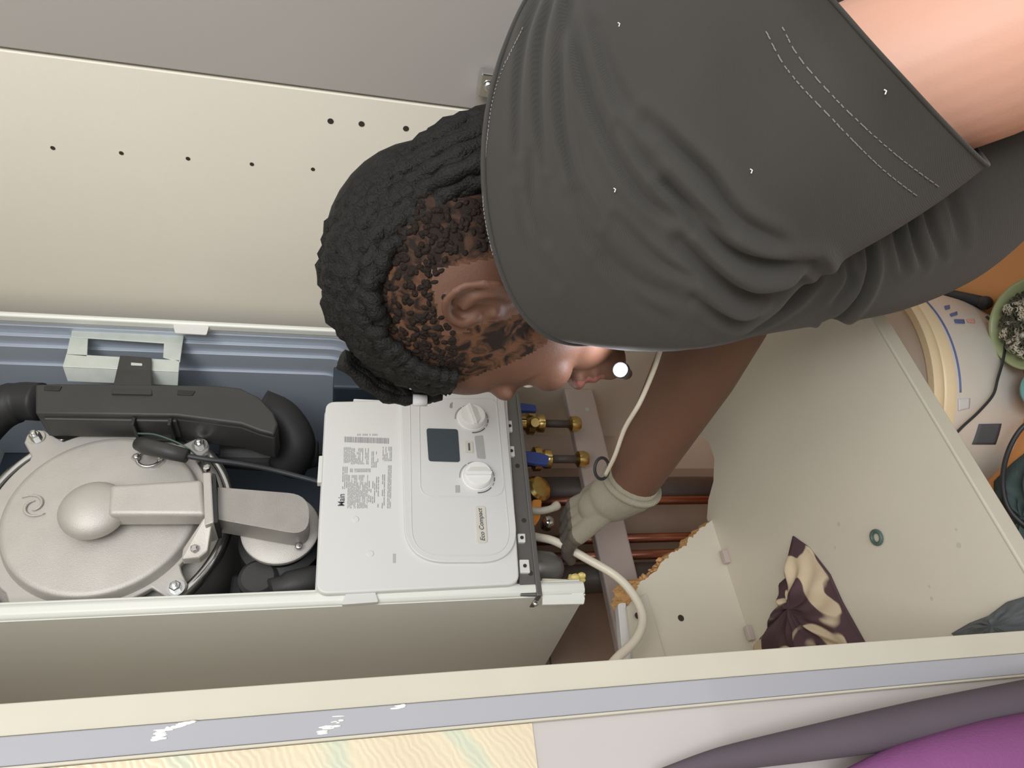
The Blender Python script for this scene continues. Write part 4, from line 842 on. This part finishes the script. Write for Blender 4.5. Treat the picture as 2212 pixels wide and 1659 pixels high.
FOLDS_B = [([(1870, 500), (1878, 540), (1880, 580), (1862, 630), (1822, 680), (1780, 705)], 8, .0055), ([(1925, 430), (1935, 500), (1950, 580)], 8, .0040), ([(1955, 420), (1968, 500), (1990, 570)], 8, .0038), ([(1990, 410), (2005, 480), (2030, 550)], 8, .0032), ([(2040, 400), (2060, 460), (2075, 520)], 12, .0025), ([(1400, 752), (1600, 705), (1700, 655), (1760, 600)], 9, .0045), ([(1830, 560), (1835, 610), (1800, 660)], 7, .0025)]
def fold_disp(px, folds):
    d = np.zeros(len(px))
    for pts, wd, amp in folds:
        P = smooth_path(np.array(pts, float), 6); best = np.full(len(px), 1e9); tt = np.zeros(len(px))
        for i in range(len(P)-1):
            a, b = P[i], P[i+1]; ab = b-a; t = np.clip(((px-a)@ab)/(ab@ab), 0, 1); q = a+t[:, None]*ab; dist = np.linalg.norm(px-q, axis=1); m_ = dist < best; best[m_] = dist[m_]; tt[m_] = (i+t[m_])/(len(P)-1)
        env = np.sin(PI*np.clip(0.08+0.84*tt, 0, 1))**0.6
        d += 1.35*env*amp*(-np.exp(-(best/wd)**2)+0.55*np.exp(-((best-2.0*wd)/(1.2*wd))**2))
    return d
def loft(secs, nu, nv, folds, ex=2.0):
    S = []
    for T_, B_, d, th, sh in secs:
        C_ = (np.array(T_)+np.array(B_))/2; c = DP(C_[0], C_[1], d); hv = (DP(*B_, d)-DP(*T_, d))/2
        dr_ = np.array([C_[0]-CX, C_[1]-CY, F]); nv_ = M@(np.array([sh*(d-th)/F, 0, 0])-dr_/F*th); S.append(np.concatenate([c, hv, nv_]))
    S = np.array(S); SS = smooth_path(S, nu//(len(S)-1)); V = []
    n = len(SS); an = np.linspace(0, 2*PI, nv, endpoint=False)
    ca = np.sign(np.cos(an))*np.abs(np.cos(an))**(2/ex); sa = np.sign(np.sin(an))*np.abs(np.sin(an))**(2/ex)
    G = SS[:, None, 0:3]+ca[None, :, None]*SS[:, None, 3:6]+sa[None, :, None]*SS[:, None, 6:9]
    du = np.gradient(G, axis=0); dv = np.roll(G, -1, 1)-np.roll(G, 1, 1); N_ = np.cross(du, dv); N_ /= np.linalg.norm(N_, axis=2)[..., None]+1e-12
    out = ((G-SS[:, None, 0:3])*N_).sum(2); 
    if out.mean() < 0: N_ = -N_
    px = PXs(G).reshape(-1, 2); near = (sa > -0.35)
    D_ = fold_disp(px, folds).reshape(n, nv)*near[None, :]
    D_ += 0.0012*np.sin(px[:, 0]/61+px[:, 1]/83).reshape(n, nv)
    G = G+N_*D_[..., None]
    return G, N_
def loft_mesh(G, N_, th=0.0016):
    n, nv = G.shape[:2]; I = G-N_*th; mb = MB(); vs_ = np.concatenate([G.reshape(-1, 3), I.reshape(-1, 3)]); o = n*nv; fs = []
    for i in range(n-1):
        for k in range(nv):
            l = (k+1) % nv; fs.append((i*nv+k, i*nv+l, (i+1)*nv+l, (i+1)*nv+k)); fs.append((o+i*nv+k, o+(i+1)*nv+k, o+(i+1)*nv+l, o+i*nv+l))
    for k in range(nv):
        l = (k+1) % nv; fs.append((k, o+k, o+l, l)); i = (n-1)*nv; fs.append((i+k, i+l, o+i+l, o+i+k))
    mb.add(vs_, fs); return mb
SEC_A = [((1360, -130), (1292, 740), .525, .085, -285), ((1420, -150), (1385, 750), .52, .095, -180), ((1450, -180), (1545, 735), .51, .100, -80), ((1460, -210), (1680, 668), .49, .096, -40),
         ((1500, -240), (1790, 580), .47, .092, -30), ((1530, -260), (1920, 500), .455, .088, -30), ((1550, -270), (2030, 425), .445, .084, -25), ((1570, -275), (2132, 347), .43, .080, -20)]
GA, NA_ = loft(SEC_A, 340, 360, FOLDS_A)
sh = loft_mesh(GA, NA_); obj('shirt', sh, 'shirt', person, smooth=True, label='charcoal twill shirt, collar edge, shoulder and sleeve')
SEC_B = [((1270, 250), (1380, 735), .60, .075, 0), ((1400, 230), (1440, 748), .60, .10, 0), ((1600, 200), (1640, 722), .595, .115, 0), ((1780, 150), (1790, 694), .59, .118, 0), ((1930, 90), (1955, 660), .59, .12, 0), ((2060, 20), (2100, 603), .59, .12, 0), ((2170, -60), (2215, 515), .575, .118, 0), ((2290, -150), (2330, 385), .555, .115, 0), ((2480, -260), (2560, 300), .525, .115, 0), ((2800, -420), (2880, 160), .485, .118, 0)]
GB, NB_ = loft(SEC_B, 320, 240, FOLDS_B)
obj('shirt_body', loft_mesh(GB, NB_), 'shirt', person, smooth=True, label='charcoal shirt around the chest and waist')
# stitching, laid on the cloth
PA = PXs(GA).reshape(-1, 2); VA = GA.reshape(-1, 3); NNA = NA_.reshape(-1, 3); nearA = ((NNA@M)[:, 2] < 0.1)
def on_cloth(px, py, off=0.0004):
    d = (PA[:, 0]-px)**2+(PA[:, 1]-py)**2; d[~nearA] = 1e9; i = d.argmin(); 
    k = np.argsort(d)[:4]; wt = 1/(d[k]+1e-3); return (VA[k]*wt[:, None]).sum(0)/wt.sum()+NNA[i]*off
def stitches(pts, name, dash=9, gap=5, r=0.00035):
    P = smooth_path(np.array(pts, float), 40); L_ = np.concatenate([[0], np.cumsum(np.linalg.norm(np.diff(P, axis=0), axis=1))]); mb = MB(); s_ = 0
    while s_+dash < L_[-1]:
        q = [(np.interp(s_+dash*t, L_, P[:, 0]), np.interp(s_+dash*t, L_, P[:, 1])) for t in (0, .5, 1)]; mb.tube([on_cloth(*x) for x in q], r, 5); s_ += dash+gap
    tag(obj(name, mb, 'stitch', person), kind='stuff')
stitches([(1655, 68), (1700, 150), (1790, 250), (1900, 360), (1990, 430)], 'hem_stitching')
stitches([(1690, 60), (1730, 130), (1820, 230), (1930, 330), (2030, 405)], 'hem_stitching')
stitches([(1130, 60), (1071, 190), (1050, 330), (1044, 466), (1056, 560)], 'collar_stitching', 6, 3)
# collar band rolled along the neck opening
nv = GA.shape[1]; band = MB(); ring = GA[2]+NA_[2]*0.0006; band.tube(ring, 0.0014, 8, closed=True); obj('collar_roll', band, 'shirt', person, smooth=True)
ring = GA[-2]; band = MB(); band.tube(ring, 0.0012, 8, closed=True); obj('hem_roll', band, 'shirt', person, smooth=True)
for x, y in [(1335, 51), (1326, 405), (1619, 362), (1908, 191)]:
    c = on_cloth(x, y, 0.0008); lm = MB(); lm.tube([c, c+M@np.array([0.0012, 0.0008, -0.0002]), c+M@np.array([0.0006, 0.0026, 0])], 0.0004, 6); obj('lint_speck', lm, 'lint', person)

# glove
gm = MB(); hand(G0, gd, gn, gm, 0.86, 0.0012, side=1, curl=0.32, thumb=0.42); gm.limb([WR_R+gd*0.0, G0], [0.033, 0.030], 24)
def glove_fn(c):
    t = (c-G0)@gd; return np.where(t > 0.062, 1, 0)
remesh('glove', gm, 0.0017, ['glove', 'glove_g'], person, 4, glove_fn)['label'] = 'cream knitted work glove with grey coated fingers'
cf = MB(); fd = unit(WR_R-EL_R); u_ = unit(np.cross(fd, gn)); n_ = np.cross(u_, fd); ring = [WR_R-fd*0.004+0.0335*(math.cos(t)*n_+math.sin(t)*u_) for t in np.linspace(0, 2*PI, 40, endpoint=False)]; cf.tube(ring, 0.0042, 12, closed=True); obj('glove_cuff', cf, 'glove', person, smooth=True)
# trousers and shoes (below the frame)
tr_ = MB(); tr_.limb([PELV+[0, 0, 0.06], PELV+[0, 0, -0.02]], [0.135, 0.145], 28)
for s_ in (-1, 1): tr_.limb([PELV+[0.08*s_, 0, -0.03], PELV+[0.10*s_, 0.03, -0.44], PELV+[0.11*s_, -0.02, -0.87]], [0.095, 0.068, 0.052], 24)
remesh('trousers', tr_, 0.012, 'trouser', person, 4)
for s_ in (-1, 1):
    c = PELV+[0.11*s_, 0.04, 0]; sm = MB(); sm.ell((c[0], c[1], -1.605), np.eye(3), (0.048, 0.135, 0.045), 24, 14); sm.box((c[0]-0.045, c[1]-0.12, -1.65), (c[0]+0.045, c[1]+0.12, -1.625)); obj('shoe', sm, 'shoe', person, smooth=False, bevel=0.01)

# torch at the chin
tp = DP(1340, 798, 0.555); axis = unit(-tp+np.array([0.05, 0.0, 0.05]))
to = thing('pocket_torch', tuple(tp), 'small lit torch shining bright white just below the chin', 'torch')
tb = MB(); tb.lathe(tp-axis*0.001, -axis, [(0.0062, 0.0), (0.0070, 0.001), (0.0070, 0.012), (0.0055, 0.016), (0.0055, 0.05)], 24); obj('torch_barrel', tb, 'torch_body', to, autosm=40)
tb = MB(); tb.ball(tp+axis*0.0005, 0.0052, 20, 12); obj('torch_lens', tb, 'bulb', to, smooth=True)
pt = bpy.data.lights.new('torch_glow', 'POINT'); pt.energy = 0.2; pt.color = (0.93, 0.92, 1.0); pt.shadow_soft_size = 0.004
po = bpy.data.objects.new('torch_glow', pt); COL.objects.link(po); po.location = tp+axis*0.009-np.array([0, -0.004, 0]); po.parent = None
# thin pale cord across the forearm, with brass clip and dark ring
cd = smooth_path([DP(1428, 752, 0.60), DP(1412, 800, 0.60), DP(1382, 870, 0.62), DP(1350, 925, 0.66), DP(1328, 985, 0.70), DP(1308, 1026, 0.74)], 8)
m_ = MB(); m_.tube(cd, 0.0022, 12); tag(obj('thin_cord', m_, 'cable', None, smooth=True), 'thin pale cord hanging across the bare forearm to the glove', 'cord')
rg = thing('key_ring', tuple(DP(1300, 1012, 0.76)), 'small dark ring with brass beads just above the glove cuff', 'ring')
c = DP(1300, 1012, 0.755); m_ = MB(); m_.tube([c+M@np.array([0.0085*math.cos(t), 0.012*math.sin(t), 0.004*math.cos(t)]) for t in np.linspace(0, 2*PI, 32, endpoint=False)], 0.0018, 10, closed=True); obj('dark_ring', m_, 'black2', rg, smooth=True)
m_ = MB(); m_.ball(DP(1318, 1004, 0.742), 0.0026); m_.ball(DP(1325, 993, 0.738), 0.003); obj('brass_bead', m_, 'brass', rg, smooth=True)

pan = thing('hand_tool', tuple(W(2060, 638, Z=ZT)), 'hand tool with a thick black handle lying on the orange worktop behind the bucket', 'tool')
br_ = MB(); br_.tube([W(1990, 620, Z=ZT+0.0085), W(2060, 638, Z=ZT+0.0085), W(2126, 653, Z=ZT+0.0085)], [0.006, 0.007, 0.0075], 16); br_.ball(W(2128, 654, Z=ZT+0.009), 0.009); obj('handle', br_, 'black2', pan, smooth=True)
heap('teal_cloth', [(2150, 1040), (2190, 1000), (2240, 960), (2330, 980), (2400, 1100), (2380, 1330), (2260, 1330), (2200, 1220), (2150, 1110)], ZT, 0.03, 'teal_dk', 'dark teal cloth bunched on the worktop at the left of the bucket', 'cloth', amp=0.010, seed=9)
bk_ = MB(); bk_.tube(smooth_path([W(2260, 900, Z=ZT+0.02), W(2212, 920, Z=ZT+0.04), W(2178, 975, Z=ZT+0.05), W(2166, 1040, Z=ZT+0.05), W(2180, 1100, Z=ZT+0.045), W(2230, 1150, Z=ZT+0.03)], 8), 0.0028, 10)
tag(obj('black_lead', bk_, 'cable_bk', None, smooth=True), 'thin black lead curving over the dark teal cloth', 'cable')
# purple clothing reflected in the gloss door and its dark band, built solid
pg_ = thing('purple_reflection', tuple(W(2000, 1640, Y=0.36)), 'purple and plum reflection in the glossy left door, built as soft forms', 'reflection')
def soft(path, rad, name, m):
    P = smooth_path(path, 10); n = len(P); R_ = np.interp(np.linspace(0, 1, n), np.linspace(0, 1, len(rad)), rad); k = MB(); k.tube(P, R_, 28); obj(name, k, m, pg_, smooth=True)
soft([W(1420, 1672, Y=0.390), W(1560, 1640, Y=0.386), W(1760, 1604, Y=0.380), W(2000, 1560, Y=0.376), W(2330, 1500, Y=0.374)], [0.002, 0.006, 0.009, 0.012, 0.014], 'plum_shade_band', 'plum_shade')
soft([W(1800, 1700, Y=0.385), W(1960, 1668, Y=0.374), W(2150, 1640, Y=0.368), W(2380, 1615, Y=0.362)], [0.005, 0.014, 0.020, 0.024], 'reflected_purple', 'purple')

# ------------------------------------------------------------------ lift everything to eye height
for o in list(COL.objects):
    if o.parent is None: o.location.z += EYE
